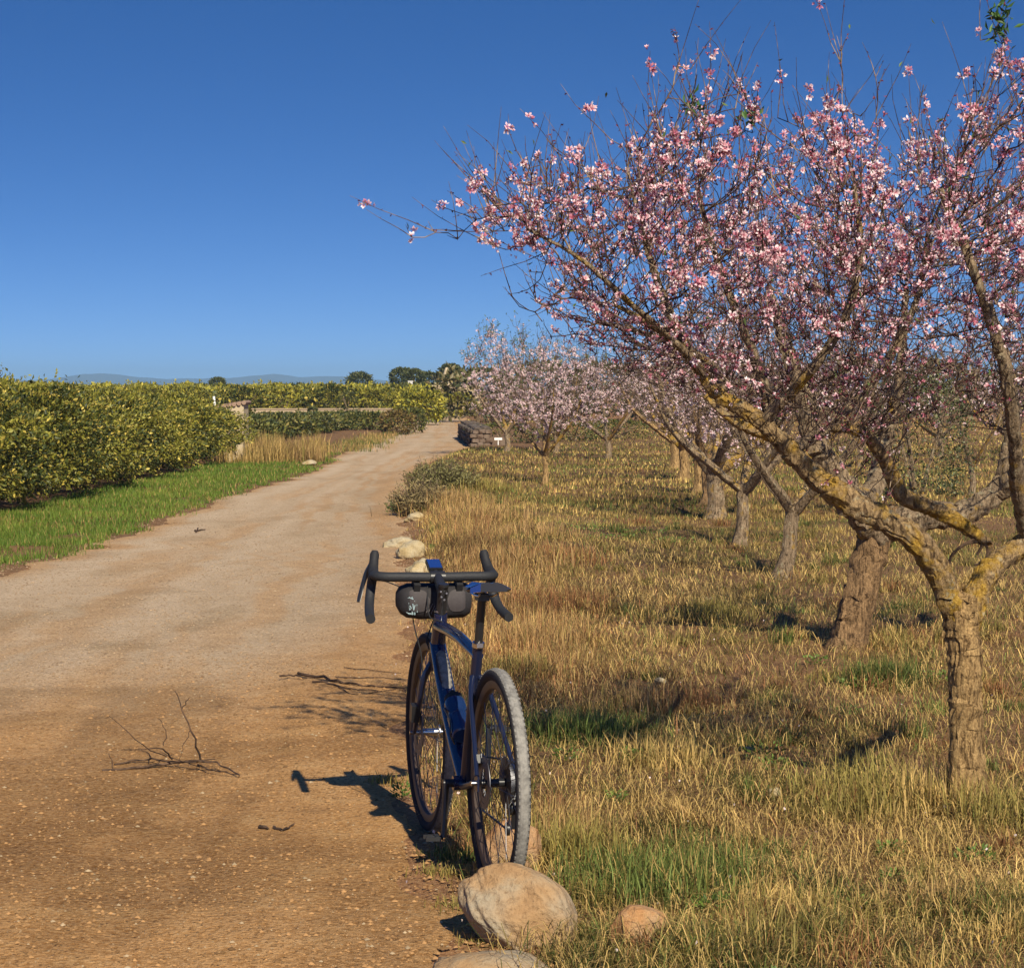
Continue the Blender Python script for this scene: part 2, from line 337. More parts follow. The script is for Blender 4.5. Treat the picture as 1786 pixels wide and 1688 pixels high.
# pebbles and clods lying on the road and its edge
def pebbles(name, X, Y, S, C):
    n = len(X); O = np.array([[1,0,0],[-1,0,0],[0,1,0],[0,-1,0],[0,0,1]], float)
    V = O[None]*(.7+.6*RNG.random((n, 5, 1)))*S[:, None, None]; V[..., 2] *= .6
    a = RNG.random(n)*6.28; c, s = np.cos(a)[:, None], np.sin(a)[:, None]
    V = np.stack([V[..., 0]*c-V[..., 1]*s, V[..., 0]*s+V[..., 1]*c, V[..., 2]], -1)
    V += np.stack([X, Y, zg(X, Y)+.006+S*.12], -1)[:, None]
    f = np.array([[0,2,4],[2,1,4],[1,3,4],[3,0,4]])
    F = (np.arange(n)[:, None, None]*5+f[None]).reshape(-1, 3)
    return tag(link(name, fast_mesh(name, V, F, M['leaf_solid'], np.repeat(C, 5, 0))), kind='stuff')
ms, nt, b = mat('stone_chip', None, .9, 0, .2); at_ = N(nt, 'ShaderNodeAttribute'); at_.attribute_name = 'Col'; nt.links.new(at_.outputs['Color'], b.inputs['Base Color']); M['leaf_solid'] = ms
n = 110000; Y = 5.0*(40/5.0)**(RNG.random(n)**1.5); X = ledge(Y)-.3+RNG.random(n)*(redge(Y)-ledge(Y)+.7)
k = (X > -.27*Y-1) & (fbm(X, Y, 1.3, 3, 2)+RNG.random(n)*.5 > .58) & (RNG.random(n) < 1-sstep(14, 34, Y)); X, Y = X[k], Y[k]; n = len(X)
S = .0020+.0085*RNG.random(n)**5+.00022*Y*RNG.random(n); t = RNG.random((n, 1))
pf = sstep(9, 13.5, Y-(X+2.2)*1.6)[:, None]; t = t+.0*pf
C = np.where(t < .93, np.array([.38, .21, .085])*(.45+.85*RNG.random((n, 1))), np.array([.52, .38, .22])*(.6+.4*RNG.random((n, 1))))
C = C*(1-.75*pf)+.75*pf*np.array([.43, .31, .19])*(.5+.75*RNG.random((n, 1)))
pebbles('gravel', X, Y, S, C)

# ------------------------------------------------------------------ grass
def blades(X, Y, h, w, lean, C, seg=True, Z=None):
    n = len(X); yaw = RNG.random(n)*6.28; d = np.stack([np.cos(yaw), np.sin(yaw)], 1)
    fa = yaw+1.57+RNG.normal(0, .5, n); s = np.stack([np.cos(fa), np.sin(fa), 0*fa], 1)*(w/2)[:, None]
    Z = zg(X, Y)-.01 if Z is None else Z; B = np.stack([X, Y, Z], 1)
    mid = B+np.stack([d[:, 0]*h*lean*.35, d[:, 1]*h*lean*.35, h*.6*np.sqrt(np.clip(1-lean**2*.5, .1, 1))], 1)
    tip = B+np.stack([d[:, 0]*h*lean, d[:, 1]*h*lean, h*np.sqrt(np.clip(1-lean**2, .03, 1))], 1)
    if seg:
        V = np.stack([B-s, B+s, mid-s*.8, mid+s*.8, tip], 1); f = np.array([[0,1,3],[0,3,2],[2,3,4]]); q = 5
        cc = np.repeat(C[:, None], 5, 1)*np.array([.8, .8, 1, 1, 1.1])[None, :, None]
    else:
        V = np.stack([B-s, B+s, tip], 1); f = np.array([[0,1,2]]); q = 3; cc = np.repeat(C[:, None], 3, 1)
    return V.reshape(-1, 3), (np.arange(n)[:, None, None]*q+f[None]).reshape(-1, 3), cc.reshape(-1, 3)
def join(parts):
    V, F, C = [], [], []; o = 0
    for v, f, c in parts: V.append(v); F.append(f+o); C.append(c); o += len(v)
    return np.concatenate(V), np.concatenate(F), np.concatenate(C)
STRAW = np.array([.58, .40, .14]); OLIVE = np.array([.29, .235, .065]); GREEN = np.array([.13, .165, .04]); RED = np.array([.30, .145, .06]); TAN = np.array([.46, .29, .12]); YEL = np.array([.44, .36, .07])
GP = [(1150,1570,.45,1), (1000,1630,.3,.9), (1260,1650,.35,.8), (980,1380,.2,.8), (1030,1290,.35,1), (1150,1530,.45,1), (1540,1400,.35,.9), (1240,1560,.3,.9), (1000,1250,.35,.9), (1530,1180,.35,.9), (1080,1150,.5,.6), (1320,1060,.5,.6), (1190,1100,.4,.5), (1750,1400,.4,.8), (1350,1310,.3,.6), (960,1540,.25,.7), (900,1640,.2,.5), (1100,940,.9,.7), (1000,1680,.25,.6)]
def field_color(X, Y):
    n = len(X); a = fbm(X, Y, .9, 4, 0); bb = fbm(X, Y, 1.7, 3, 3); c = fbm(X, Y, .35, 3, 5)
    gr = np.maximum(sstep(.42, .58, a)*.85, .75*sstep(.60, .70, fbm(X, Y, 3.1, 3, 2))); rd = sstep(.46, .58, bb); gr = np.maximum(gr, .8*np.exp(-((X-redge(Y)-.35)/.3)**2)*(Y < 9)); gr = np.maximum(gr, .7*np.exp(-((X-.35-.25*(Y-5.8))/.3)**2)*(Y < 7.4))
    for px, py, rr, am in GP:
        gx, gy = gpt(px, py); gr = np.maximum(gr*.999, am*np.exp(-(((X-gx)/rr)**2+((Y-gy)/(rr*1.5))**2)))
    verge = np.exp(-((X-redge(Y)-.7)/.6)**2)*sstep(9.5, 12, Y)*(1-sstep(24, 30, Y))
    dry = np.exp(-(((X-.5)/.35)**2+((Y-8.4)/.5)**2)); dry = np.maximum(dry, np.exp(-(((X-1.2)/.5)**2+((Y-7.2)/.45)**2))); dry = np.maximum(dry, np.exp(-(((X-1.5)/.4)**2+((Y-6.8)/.35)**2)))
    gr = gr*(1-.8*verge)*(1-.75*dry); r = RNG.random(n)
    mid = sstep(15, 22, Y)
    base = np.where((r < .75)[:, None], STRAW, TAN)
    base = base*(1-mid[:, None]*.35)+np.where((r < .4)[:, None], OLIVE, YEL)*mid[:, None]*.35
    litter = np.exp(-(((X-1.05)/.75)**2+((Y-10.6)/1.3)**2)); rd = np.maximum(rd, litter*1.1); gr = gr*(1-.6*litter)
    C = np.where((RNG.random(n) < rd*.6*(1-dry)*(1-mid*.6))[:, None], RED, base)
    C = np.where((RNG.random(n) < .14)[:, None], OLIVE*.7, C)
    C = np.where((RNG.random(n) < gr*.9)[:, None], np.where((RNG.random(n) < .5)[:, None], OLIVE*.85, GREEN), C)
    C = np.where(((RNG.random(n) < verge*.8) & (RNG.random(n) < .9))[:, None], np.where((r < .6)[:, None], TAN, RED*1.1), C)
    cl = fbm(X, Y, 4.5, 3, 1)[:, None]; return C*(.22+1.35*RNG.random((n, 1)))*(.45+1.1*c[:, None])*(.25+1.45*cl)*(.7+.6*fbm(X, Y, 1.8, 3, 2)[:, None])*1.05, gr
def sample_field(n, y0, y1, p=1.0):
    yy = np.geomspace(y0, y1, 400); wd = .25*yy+2.0-redge(yy)+.2; pdf = wd/yy**(2*p); cdf = np.cumsum(pdf*np.gradient(yy)); cdf /= cdf[-1]
    Y = np.interp(RNG.random(n), cdf, yy); X = redge(Y)-.08+RNG.random(n)*(.25*Y+2.0-redge(Y)+.08); return X, Y
def leaves(P, D, L, W, C, rng=RNG):
    n = len(P); D = D/(np.linalg.norm(D, axis=1)[:, None]+1e-9); s = np.cross(D, rng.normal(size=(n, 3))); s /= np.linalg.norm(s, axis=1)[:, None]+1e-9; nn = np.cross(D, s)
    V = np.stack([P, P+D*L[:, None]*.5+s*W[:, None]*.5+nn*L[:, None]*.08, P+D*L[:, None]-nn*L[:, None]*.1, P+D*L[:, None]*.5-s*W[:, None]*.5+nn*L[:, None]*.08], 1)
    f = np.array([[0,1,2],[0,2,3]]); return V.reshape(-1, 3), (np.arange(n)[:, None, None]*4+f[None]).reshape(-1, 3), np.repeat(C, 4, 0)
parts = []
X, Y = sample_field(620000, 4.6, 30)
n = len(X); e = X-redge(Y)+(fbm(X, Y, 3, 3, 2)-.5)*.5
for q in ((.35, 5.97, .09, .12), (-.05, 5.75, .2, .16), (.02, 6.02, .16, .10)): e = np.where(((X-q[0])/q[2])**2+((Y-q[1])/q[3])**2 < 1, -1, e)
bald = fbm(X, Y, 1.3, 3, 1)
k = (RNG.random(n) < sstep(-.02, .30, e)) & (RNG.random(n) < (.10+.5*sstep(15, 20, Y)+.90*(1-.45*np.exp(-(((X-1.05)/.7)**2+((Y-10.6)/1.2)**2))))*.0+.10+.5*sstep(15, 20, Y)+.90*(1-.5*np.exp(-(((X-1.05)/.7)**2+((Y-10.6)/1.2)**2)))*sstep(.40, .54, bald+.25*(fbm(X, Y, 5, 2, 4)-.5))); X, Y, e = X[k], Y[k], e[k]; n = len(X)
C, gr = field_color(X, Y); hn = fbm(X, Y, 2.2, 3, 4)
verge = np.exp(-((X-redge(Y)-.7)/.5)**2)*sstep(10, 13, Y)*(1-sstep(24, 32, Y))
h = (.016+.070*sstep(.42, .72, hn)+.022*gr+.14*verge)*(.35+1.0*RNG.random(n)**1.5); h *= .45+.55*sstep(0, .4, e)
h = h*(1-.3*sstep(14, 24, Y)*(1-verge))+.025*sstep(18, 24, Y)
w = (.0014+.00024*Y)*(.6+.8*RNG.random(n)); lean = np.clip(RNG.beta(1.8, 1.3, n)*1.05*(1-.35*verge), 0, .98)
kn = Y < 8.8
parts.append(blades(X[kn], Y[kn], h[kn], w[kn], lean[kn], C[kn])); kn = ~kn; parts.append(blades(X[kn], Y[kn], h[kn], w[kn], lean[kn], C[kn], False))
X, Y = sample_field(125000, 4.6, 22); n = len(X); C, gr = field_color(X, Y)          # dead straw lying every way
k = (X-redge(Y) > .05+.25*RNG.random(n)) & (RNG.random(n) > gr*.6); X, Y, C = X[k], Y[k], C[k]; n = len(X); hn = fbm(X, Y, 2.2, 3, 4)
C = np.where((RNG.random(n) < .6)[:, None], STRAW*1.05, C)*(.7+.6*RNG.random((n, 1)))
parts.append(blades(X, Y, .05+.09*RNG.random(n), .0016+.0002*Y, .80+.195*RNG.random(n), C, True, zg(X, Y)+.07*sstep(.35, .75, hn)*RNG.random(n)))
X, Y = sample_field(130000, 26, 105, .9); n = len(X); k = (X-redge(Y) > .1) & ~((Y > 54) & (Y < 96) & (X < 1.0) & (X > -3)); X, Y = X[k], Y[k]; n = len(X); C, gr = field_color(X, Y)
k2 = (Y < 58) | (RNG.random(n) < .5); X, Y, C = X[k2], Y[k2], C[k2]; n = len(X)
parts.append(blades(X, Y, (.04+.07*fbm(X, Y, 1.2, 3, 4))*(.5+.8*RNG.random(n)), .0006*Y, RNG.random(n)*.9, C*.95, False))
# straggling grass tufts at the edge of the road
V, F, C = join(parts); tag(link('field_grass', fast_mesh('field_grass', V, F, M['grass'], C)), kind='stuff')
# taller tufts
def tuft(cx, cy, n, rad, hh, C, lean=.9):
    X = cx+RNG.normal(0, rad, n); Y = cy+RNG.normal(0, rad, n); C = np.where((RNG.random(n) < .22)[:, None], np.where((RNG.random(n) < .5)[:, None], STRAW*.8, OLIVE), C[None])*(.5+.9*RNG.random((n, 1)))
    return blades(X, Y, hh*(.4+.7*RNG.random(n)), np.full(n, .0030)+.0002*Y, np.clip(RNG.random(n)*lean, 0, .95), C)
tp = []
for px, py, nn, rad, hh, C in [(1000,1290,1000,.13,.17,GREEN*1.4), (1060,1280,800,.12,.14,GREEN*1.3), (1520,1400,700,.14,.22,OLIVE*1.2), (1620,1410,500,.12,.20,STRAW), (1490,1430,400,.1,.15,OLIVE), (1150,1560,1200,.15,.16,GREEN*1.3), (1240,1530,800,.13,.15,GREEN*1.1), (1000,1500,700,.09,.18,OLIVE*1.1),
    (990,1460,500,.08,.17,TAN), (1540,1190,1300,.10,.17,GREEN*.8), (1180,1230,700,.12,.16,RED*1.1), (1120,1240,500,.12,.18,TAN), (1240,1090,700,.14,.17,OLIVE), (1150,1330,500,.12,.15,STRAW), (1350,1600,500,.1,.13,STRAW), (1750,1440,500,.12,.2,OLIVE), (1060,1540,500,.07,.14,GREEN),
    (960,1640,500,.05,.06,OLIVE), (1035,1645,500,.05,.07,GREEN), (800,1500,350,.05,.06,GREEN*1.1), (785,1530,250,.05,.05,OLIVE), (680,1370,160,.05,.06,OLIVE), (800,1590,160,.05,.05,OLIVE), (850,1650,200,.05,.04,OLIVE), (1450,1640,600,.12,.13,OLIVE), (1640,1600,400,.12,.12,TAN), (1680,1420,300,.06,.14,STRAW), (1300,1670,500,.1,.14,OLIVE),
    (1480,1110,250,.08,.12,TAN), (1560,1130,300,.12,.14,OLIVE), (930,1130,900,.16,.2,TAN), (980,1080,900,.18,.2,RED*1.2), (900,1180,500,.12,.16,OLIVE), (900,1010,900,.22,.22,TAN), (850,930,900,.25,.25,TAN), (780,900,900,.25,.26,TAN), (960,1000,900,.22,.2,RED*1.3), (820,870,900,.3,.26,OLIVE*1.2), (930,950,700,.25,.2,TAN)]:
    gx, gy = gpt(px, py); tp.append(tuft(gx, gy, nn, rad, hh, C))
for i in range(420):
    X, Y = sample_field(1, 5.3, 28, .8)
    if X[0]-redge(Y[0]) < .15: continue
    C, gr = field_color(X, Y); tp.append(tuft(X[0], Y[0], 110, .02+.05*random.random(), .05+.09*random.random(), [np.minimum(C[0], STRAW), OLIVE*.75, GREEN, STRAW, RED][i % 5], .93))
V, F, C = join(tp); tag(link('tall_grass', fast_mesh('tall_grass', V, F, M['grass'], C)), kind='stuff')
# broad-leaved weeds and fallen petals
wp = []
for px, py, k_ in [(1700,1512,.07), (1552,1502,.05), (1560,1560,.04), (1330,1325,.09), (1350,1350,.06), (1480,1250,.08), (1420,1160,.07), (1100,1330,.05), (990,1330,.06), (1640,1190,.08), (1540,1175,.14), (1500,1200,.12), (700,1400,.03), (1075,1410,.04), (1240,1600,.05), (1010,940,.25), (1060,950,.25), (1120,935,.25), (1180,950,.2)]+[(0, 0, 0)]*16:
    if px: gx, gy = gpt(px, py)
    else:
        a_, b_ = sample_field(1, 5.5, 24, .8); gx, gy = a_[0], b_[0]; k_ = .02+.02*random.random()
    nn = 90; a_ = RNG.random(nn)*6.28; q = RNG.random(nn)**.6*k_; P = np.stack([gx+np.cos(a_)*q, gy+np.sin(a_)*q, zg(gx+0*q, gy+0*q)+.01+.05*RNG.random(nn)], 1)
    wp.append(leaves(P, np.stack([np.cos(a_), np.sin(a_), .5+RNG.random(nn)], 1), .009+.012*RNG.random(nn)+k_*.05, .005+.005*RNG.random(nn)+k_*.025, np.array([[.12, .19, .035]])*(.5+.9*RNG.random((nn, 1)))))
V, F, C = join(wp); tag(link('broadleaf_weeds', fast_mesh('broadleaf_weeds', V, F, M['leaf'], C)), kind='stuff')
n = 300; X, Y = sample_field(n, 5.5, 16, .8); P = np.stack([X, Y, zg(X, Y)+.015+.05*RNG.random(n)], 1)
V, F, C = leaves(P, RNG.normal(size=(n, 3)), .010+.006*RNG.random(n), .009+.003*RNG.random(n), np.array([[.80, .66, .62]])*(.7+.4*RNG.random((n, 1)))); tag(link('fallen_petals', fast_mesh('fallen_petals', V, F, M['petal'], C)), kind='stuff')
# lush verge on the left of the road
n = 130000; Y = 1/(1/13.0+(1/52.0-1/13.0)*RNG.random(n)); X = ledge(Y)+.15-RNG.random(n)**.9*2.6
e = ledge(Y)-X+(fbm(X, Y, 1.8, 3, 1)-.5)*.7; k = (RNG.random(n) < sstep(0, .35, e)) & (X > -.27*Y-2.5) & ~((fbm(X, Y, 1.1, 2, 3) > .66) & (e < .8) & (RNG.random(n) < .8)); X, Y = X[k], Y[k]; n = len(X)
tt = fbm(X, Y, 1.2, 3, 5)[:, None]; C = (np.array([.075, .155, .02])*(1-tt)+np.array([.20, .25, .04])*tt)*(.6+.8*RNG.random((n, 1)))
C = np.where((RNG.random(n) < .08)[:, None], STRAW*.8, C)
V, F, C = blades(X, Y, .04+.06*RNG.random(n), .0005*Y, RNG.random(n)*.8, C, False)
tag(link('green_verge_grass', fast_mesh('green_verge_grass', V, F, M['grass'], C)), kind='stuff')

# ------------------------------------------------------------------ rocks
def rock(name, label, cx, cy, d, m, seed=0, rz=0, sub=4, zoff=0, top=0, group=None, rough=.24):
    bm = bmesh.new(); bmesh.ops.create_icosphere(bm, subdivisions=sub, radius=1); r = np.random.default_rng(seed)
    V = np.array([v.co[:] for v in bm.verts]); nc = 9 if sub > 3 else 15; cut = r.normal(size=(nc, 3)); cut /= np.linalg.norm(cut, axis=1)[:, None]; dist = (.72 if sub > 3 else .55)+.2*r.random(nc)
    for c, q in zip(cut, dist):
        s = V@c-q; V -= np.where(s > 0, s*.85, 0)[:, None]*c
    ph = r.random(3)*50
    dn = (fbm(V[:, 0]*1.3+ph[0]+V[:, 2], V[:, 1]*1.3+ph[1]-V[:, 2]*.7, 1.5, 4, seed)-.5)*rough*2
    dn = dn+(fbm(V[:, 0]*5+ph[0]+V[:, 2]*3, V[:, 1]*5+ph[1]-V[:, 2]*4, 1.5, 4, seed+1)-.5)*.07; V *= (1+dn)[:, None]; V = np.sign(V)*np.abs(V)**.92
    V *= np.array(d)/2; V[:, 2] += top*V[:, 0]
    for v, p in zip(bm.verts, V): v.co = p
    me = bpy.data.meshes.new(name); bm.to_mesh(me); bm.free(); me.materials.append(m); me.polygons.foreach_set('use_smooth', [True]*len(me.polygons))
    o = link(name, me, None, (cx, cy, zone(cx, cy)+d[2]*.5*.72+zoff), (0, 0, rz)); return tag(o, label, 'rock', group)
rock('boulder', 'large rounded ochre boulder right behind the bicycle rear wheel', .02, 6.13, (.33, .26, .27), M['boulder'], 5, .1, 6, -.022, -.18, rough=.15)
rock('rock', 'small orange rock in the grass right of the large boulder', .35, 6.05, (.155, .13, .14), M['rock_orange'], 8, .4, 4, .006)
rock('rock', 'flat brown stone at the bottom edge of the photo below the boulder', -.06, 5.78, (.33, .24, .10), M['boulder'], 12, .2, 4, -.028)
rock('rock', 'orange rock in the grass seen through the bicycle rear wheel', .0, 7.15, (.24, .16, .20), M['rock_orange'], 15, .3, 4, -.01)
for (px, py, w, h, s, lb) in [(694, 955, .34, .16, 21, 'long pale slab rock at the road edge, left one of the pair behind the handlebar'), (716, 975, .30, .24, 22, 'bright yellowish rock at the road edge, right one of the pair behind the handlebar'),
                          (735, 1008, .30, .20, 23, 'pale rock just above the left half of the handlebar'), (722, 912, .25, .16, 24, 'rounded grey rock at the road edge, farthest of the verge rocks')]:
    gx, gy = gpt(px, py); rock('rock', lb, gx, gy, (w*.85, .22, h*.8), M['rock_pale'], s, random.random()-.3, 4, -.015, .15, rough=.34)
for (px, py, w, s, lb) in [(1150, 1195, .07, 31, 'grey stone poking out of the grass tuft in mid field'), (1352, 1402, .06, 32, 'pale tan stone in dry grass left of the main trunk'), (1237, 1052, .06, 33, 'small pale stone on bare strip of the field'), (1306, 1318, .05, 34, 'small whitish stone in the trunk shadow'), (1390, 1230, .05, 35, 'small white pebble in the reddish grass')]:
    gx, gy = gpt(px, py); rock('rock', lb, gx, gy, (w, w*.8, w*.7), M['rock_pale'], s, 0, 3, .02)
gx, gy = gpt(540, 812); rock('rock', 'flat pale stone beside the tall dry grass on the left verge', gx, gy, (.35, .3, .14), M['rock_pale'], 41, 0, 3)
# pale concrete kerb block leaning by the hut
mb = MB(); mb.box((0, 0, .1), (.16, .5, .16), 0, (0, R(-38), 0)); mb.box((.18, .05, .22), (.14, .4, .3)); gx, gy = gpt(404, 806)
o = mb.build('concrete_block', M['render_wall'], None, False, (gx, gy, 0)); tag(o, 'broken pale concrete block beside the end of the tall citrus hedge', 'concrete block')

# fallen twigs on the road
def stick(name, label, polys, cat='fallen branch'):
    mb = MB()
    for P, r in polys:
        P = resample(P, max(4, len(P)*3)); P[1:-1] += RNG.normal(0, .003, P[1:-1].shape); mb.tube(P, np.linspace(r, r*.45, len(P)), 5)
    o = mb.build(name, M['dead']); return tag(o, label, cat)
def gp(px, py, z=.012): Y = (H-z)*F_PX/(py-675.0); p = at(px, py, Y); return (p[0], Y, p[2]+.004)
a0 = 8.95
stick('fallen_branch', 'dry forked branch with thin twigs lying on the dirt road', [
    ([gp(178, 1345), gp(240, 1340), gp(300, 1333), gp(350, 1328, .04), gp(385, 1335, .02), gp(418, 1353)], .007), ([gp(200, 1335), gp(260, 1325, .02), gp(330, 1332, .03), gp(375, 1325, .03)], .005),
    ([gp(350, 1330, .02), at(335, 1280, a0), at(318, 1235, a0), at(305, 1205, a0+.03)], .005), ([at(318, 1235, a0), at(330, 1216, a0)], .003), ([at(333, 1270, a0), at(320, 1300, a0), at(312, 1325, a0)], .002),
    ([gp(290, 1320), at(250, 1300, a0), at(190, 1248, a0+.1)], .0028), ([gp(300, 1325), at(282, 1305, a0), at(240, 1305, a0)], .004), ([at(285, 1300, a0), at(288, 1270, a0), at(275, 1252, a0)], .0025),
    ([gp(345, 1335), gp(372, 1345), gp(415, 1352)], .004), ([gp(200, 1345), gp(190, 1315)], .002), ([gp(260, 1330), gp(255, 1312), gp(190, 1308)], .0025)])
stick('fallen_branch', 'weathered straight sticks lying on the road left of the front wheel', [
    ([gp(520, 1175), gp(560, 1182), gp(600, 1192), gp(640, 1197), gp(704, 1201)], .009), ([gp(545, 1190), gp(580, 1194), gp(615, 1204), gp(660, 1206)], .006), ([gp(488, 1180), gp(512, 1178), gp(535, 1184)], .006),
    ([gp(585, 1182), gp(640, 1182), gp(700, 1185)], .004), ([gp(590, 1199), gp(620, 1212), gp(690, 1203)], .004), ([gp(600, 1165), gp(700, 1175)], .003)])
stick('fallen_twig', 'small curved dark twig on the dirt near the bottom of the road', [([gp(478, 1443), gp(495, 1449), gp(513, 1438)], .006), ([gp(453, 1443), gp(468, 1446)], .008)], 'twig')
stick('fallen_twig', 'tiny dark twig at the middle of the pale road', [([gp(340, 926), gp(358, 924)], .012), ([gp(342, 928), gp(346, 921, .03)], .012)], 'twig')

# ------------------------------------------------------------------ tree tools
def prisms(A, B, ra, rb, sides=3):
    n = len(A); T = B-A; L = np.linalg.norm(T, axis=1)[:, None]+1e-9; T = T/L; ref = np.where(np.abs(T[:, 2:3]) > .9, np.array([[1., 0, 0]]), np.array([[0, 0, 1.]]))
    u = np.cross(T, ref); u /= np.linalg.norm(u, axis=1)[:, None]+1e-9; w = np.cross(T, u); a = np.arange(sides)*2*np.pi/sides
    off = np.cos(a)[None, :, None]*u[:, None]+np.sin(a)[None, :, None]*w[:, None]
    B = B+T*rb[:, None]*.5
    V = np.concatenate([A[:, None]+off*ra[:, None, None], B[:, None]+off*rb[:, None, None]], 1)
    f = np.array([[i, (i+1) % sides, sides+(i+1) % sides, sides+i] for i in range(sides)])
    return V.reshape(-1, 3), (np.arange(n)[:, None, None]*2*sides+f[None]).reshape(-1, 4)
def colonize(P, par, A, di, dk, step, iters=90, up=.08, jit=.12, rng=RNG):
    P = [np.array(p) for p in P]; par = list(par); A = A.copy(); P0 = np.array(P)
    def near(A, Q): D = np.linalg.norm(A[:, None]-Q[None], axis=2); i = D.argmin(1); return i, D[np.arange(len(A)), i]
    idx = np.zeros(len(A), int); dist = np.full(len(A), 1e9)
    for s in range(0, len(A), 800):
        i, d = near(A[s:s+800], P0); idx[s:s+800] = i; dist[s:s+800] = d
    for it in range(iters):
        act = dist < di
        if not act.any(): break
        nodes = np.unique(idx[act]); acc = np.zeros((len(P), 3)); D = A[act]-np.array(P)[idx[act]]; D /= np.linalg.norm(D, axis=1)[:, None]+1e-9
        np.add.at(acc, idx[act], D); d = acc[nodes]; d /= np.linalg.norm(d, axis=1)[:, None]+1e-9
        d += rng.normal(0, jit, d.shape); d[:, 2] += up; d /= np.linalg.norm(d, axis=1)[:, None]
        new = np.array(P)[nodes]+d*step; base = len(P); P += list(new); par += list(nodes)
        i, dd = near(A, new); b = dd < dist; idx[b] = i[b]+base; dist[b] = dd[b]
        keep = dist > dk; A, idx, dist = A[keep], idx[keep], dist[keep]
        if len(A) == 0: break
    return np.array(P), np.array(par)
def radii(P, par, r0, nexp=2.3, rmax=1):
    r = np.zeros(len(P)); acc = np.zeros(len(P))
    for i in range(len(P)-1, -1, -1):
        r[i] = max(r0, acc[i]**(1/nexp)) if acc[i] > 0 else r0
        if par[i] >= 0: acc[par[i]] += r[i]**nexp
    return np.minimum(r, rmax)
PK1, PK2, PK3 = np.array([.85, .58, .60]), np.array([.58, .23, .29]), np.array([.93, .82, .80])
def flowers(P, D, size, cup=.5, calyx=True, tint=None, rng=RNG):
    """five-petalled blossoms: petals quads, dark red centre; returns V,F,C,mi"""
    n = len(P); D = D/(np.linalg.norm(D, axis=1)[:, None]+1e-9); ref = rng.normal(size=(n, 3)); u = np.cross(D, ref); u /= np.linalg.norm(u, axis=1)[:, None]+1e-9; w = np.cross(D, u)
    Vs, Fs, Cs = [], [], []; cupv = cup*(.4+1.2*rng.random(n)); t = rng.random((n, 1)); tint = None if tint is None else np.array(tint); base = tint if tint is not None else np.where(t < .42, PK1, np.where(t < .62, PK2, PK3)); base = base*(.85+.3*rng.random((n, 1)))
    o = 0
    for k in range(5):
        a = k*2*np.pi/5+rng.normal(0, .12, n); e = np.cos(a)[:, None]*u+np.sin(a)[:, None]*w; s = np.cross(D, e)
        c, si = np.cos(cupv)[:, None], np.sin(cupv)[:, None]; out = e*c+D*si; L = size[:, None]*(.85+.3*rng.random((n, 1)))
        V = np.stack([P+out*L*.06, P+out*L*.62+s*L*.27, P+out*L*1.0+D*L*.05, P+out*L*.62-s*L*.27], 1)
        Vs.append(V.reshape(-1, 3)); f = np.array([[0,1,2],[0,2,3]]); Fs.append((np.arange(n)[:, None, None]*4+f[None]).reshape(-1, 3)+o); o += 4*n
        Cs.append((base[:, None]*np.array([[.60, .20, .30], [1, 1, 1], [1.05, 1.08, 1.08], [1, 1, 1]])[None]).reshape(-1, 3))
    if calyx:
        r = size[:, None]*.2; V = np.stack([P-D*size[:, None]*.4, P+u*r, P+w*r, P-u*r, P-w*r, P+D*size[:, None]*.22], 1); Vs.append(V.reshape(-1, 3))
        f = np.array([[0,2,1],[0,3,2],[0,4,3],[0,1,4],[5,1,2],[5,2,3],[5,3,4],[5,4,1]]); Fs.append((np.arange(n)[:, None, None]*6+f[None]).reshape(-1, 3)+o)
        cc = np.repeat(np.array([[[.24, .03, .05]]]), n, 0)*np.ones((1, 6, 1)); cc[:, 5] = [.5, .12, .15]; Cs.append(cc.reshape(-1, 3))
    return np.concatenate(Vs), np.concatenate(Fs), np.clip(np.concatenate(Cs), 0, 1)
def rugged(P, r, n=16, seed=0, amp=.10, flare=None, fine=0):
    V, F = tube(P, r, n, True); rr = np.random.default_rng(seed); k = len(P)
    P = np.array(P); ax = np.repeat(P, n, 0); d = V-ax; ang = np.tile(np.arange(n)*2*np.pi/n, k); hgt = np.repeat(np.arange(k), n)*.5
    f = 1+amp*1.6*(fbm(np.cos(ang)*1.5+5+seed, np.sin(ang)*1.5+hgt*.12+3, 1.3, 3, seed)-.5)+amp*.4*np.sin(ang*5+hgt*.12)+amp*.5*(vnoise(hgt*1.1, ang*0+seed)-.5)
    if fine:
        ca, sa_ = np.cos(ang), np.sin(ang); hh_ = ax[:, 2]; q = fbm(ca*3.6+hh_*.8+seed, sa_*3.6+hh_*1.6, 2.0, 4, seed+2); f += -fine*.8*np.clip(.5-np.abs(q-.5)*8, 0, .5)+fine*.55*(fbm(ca*8+seed, sa_*8+hh_*9, 1.6, 3, seed)-.5)
        for kk in range(5):
            a0 = (seed*1.7+kk*2.4) % 6.28; i0 = hgt.max()*((.17*seed+kk*.37) % 1); da = np.abs((ang-a0+np.pi) % (2*np.pi)-np.pi); f += .16*np.exp(-(da/.28)**2-((hgt-i0)/.9)**2)-.10*np.exp(-(da/.12)**2-((hgt-i0)/.4)**2)
    if flare is not None:
        f *= np.repeat(flare, n)*(1+.12*np.sin(ang*3+seed)*np.repeat(np.clip(flare-1, 0, 1), n)*2)
    return ax+d*f[:, None], F
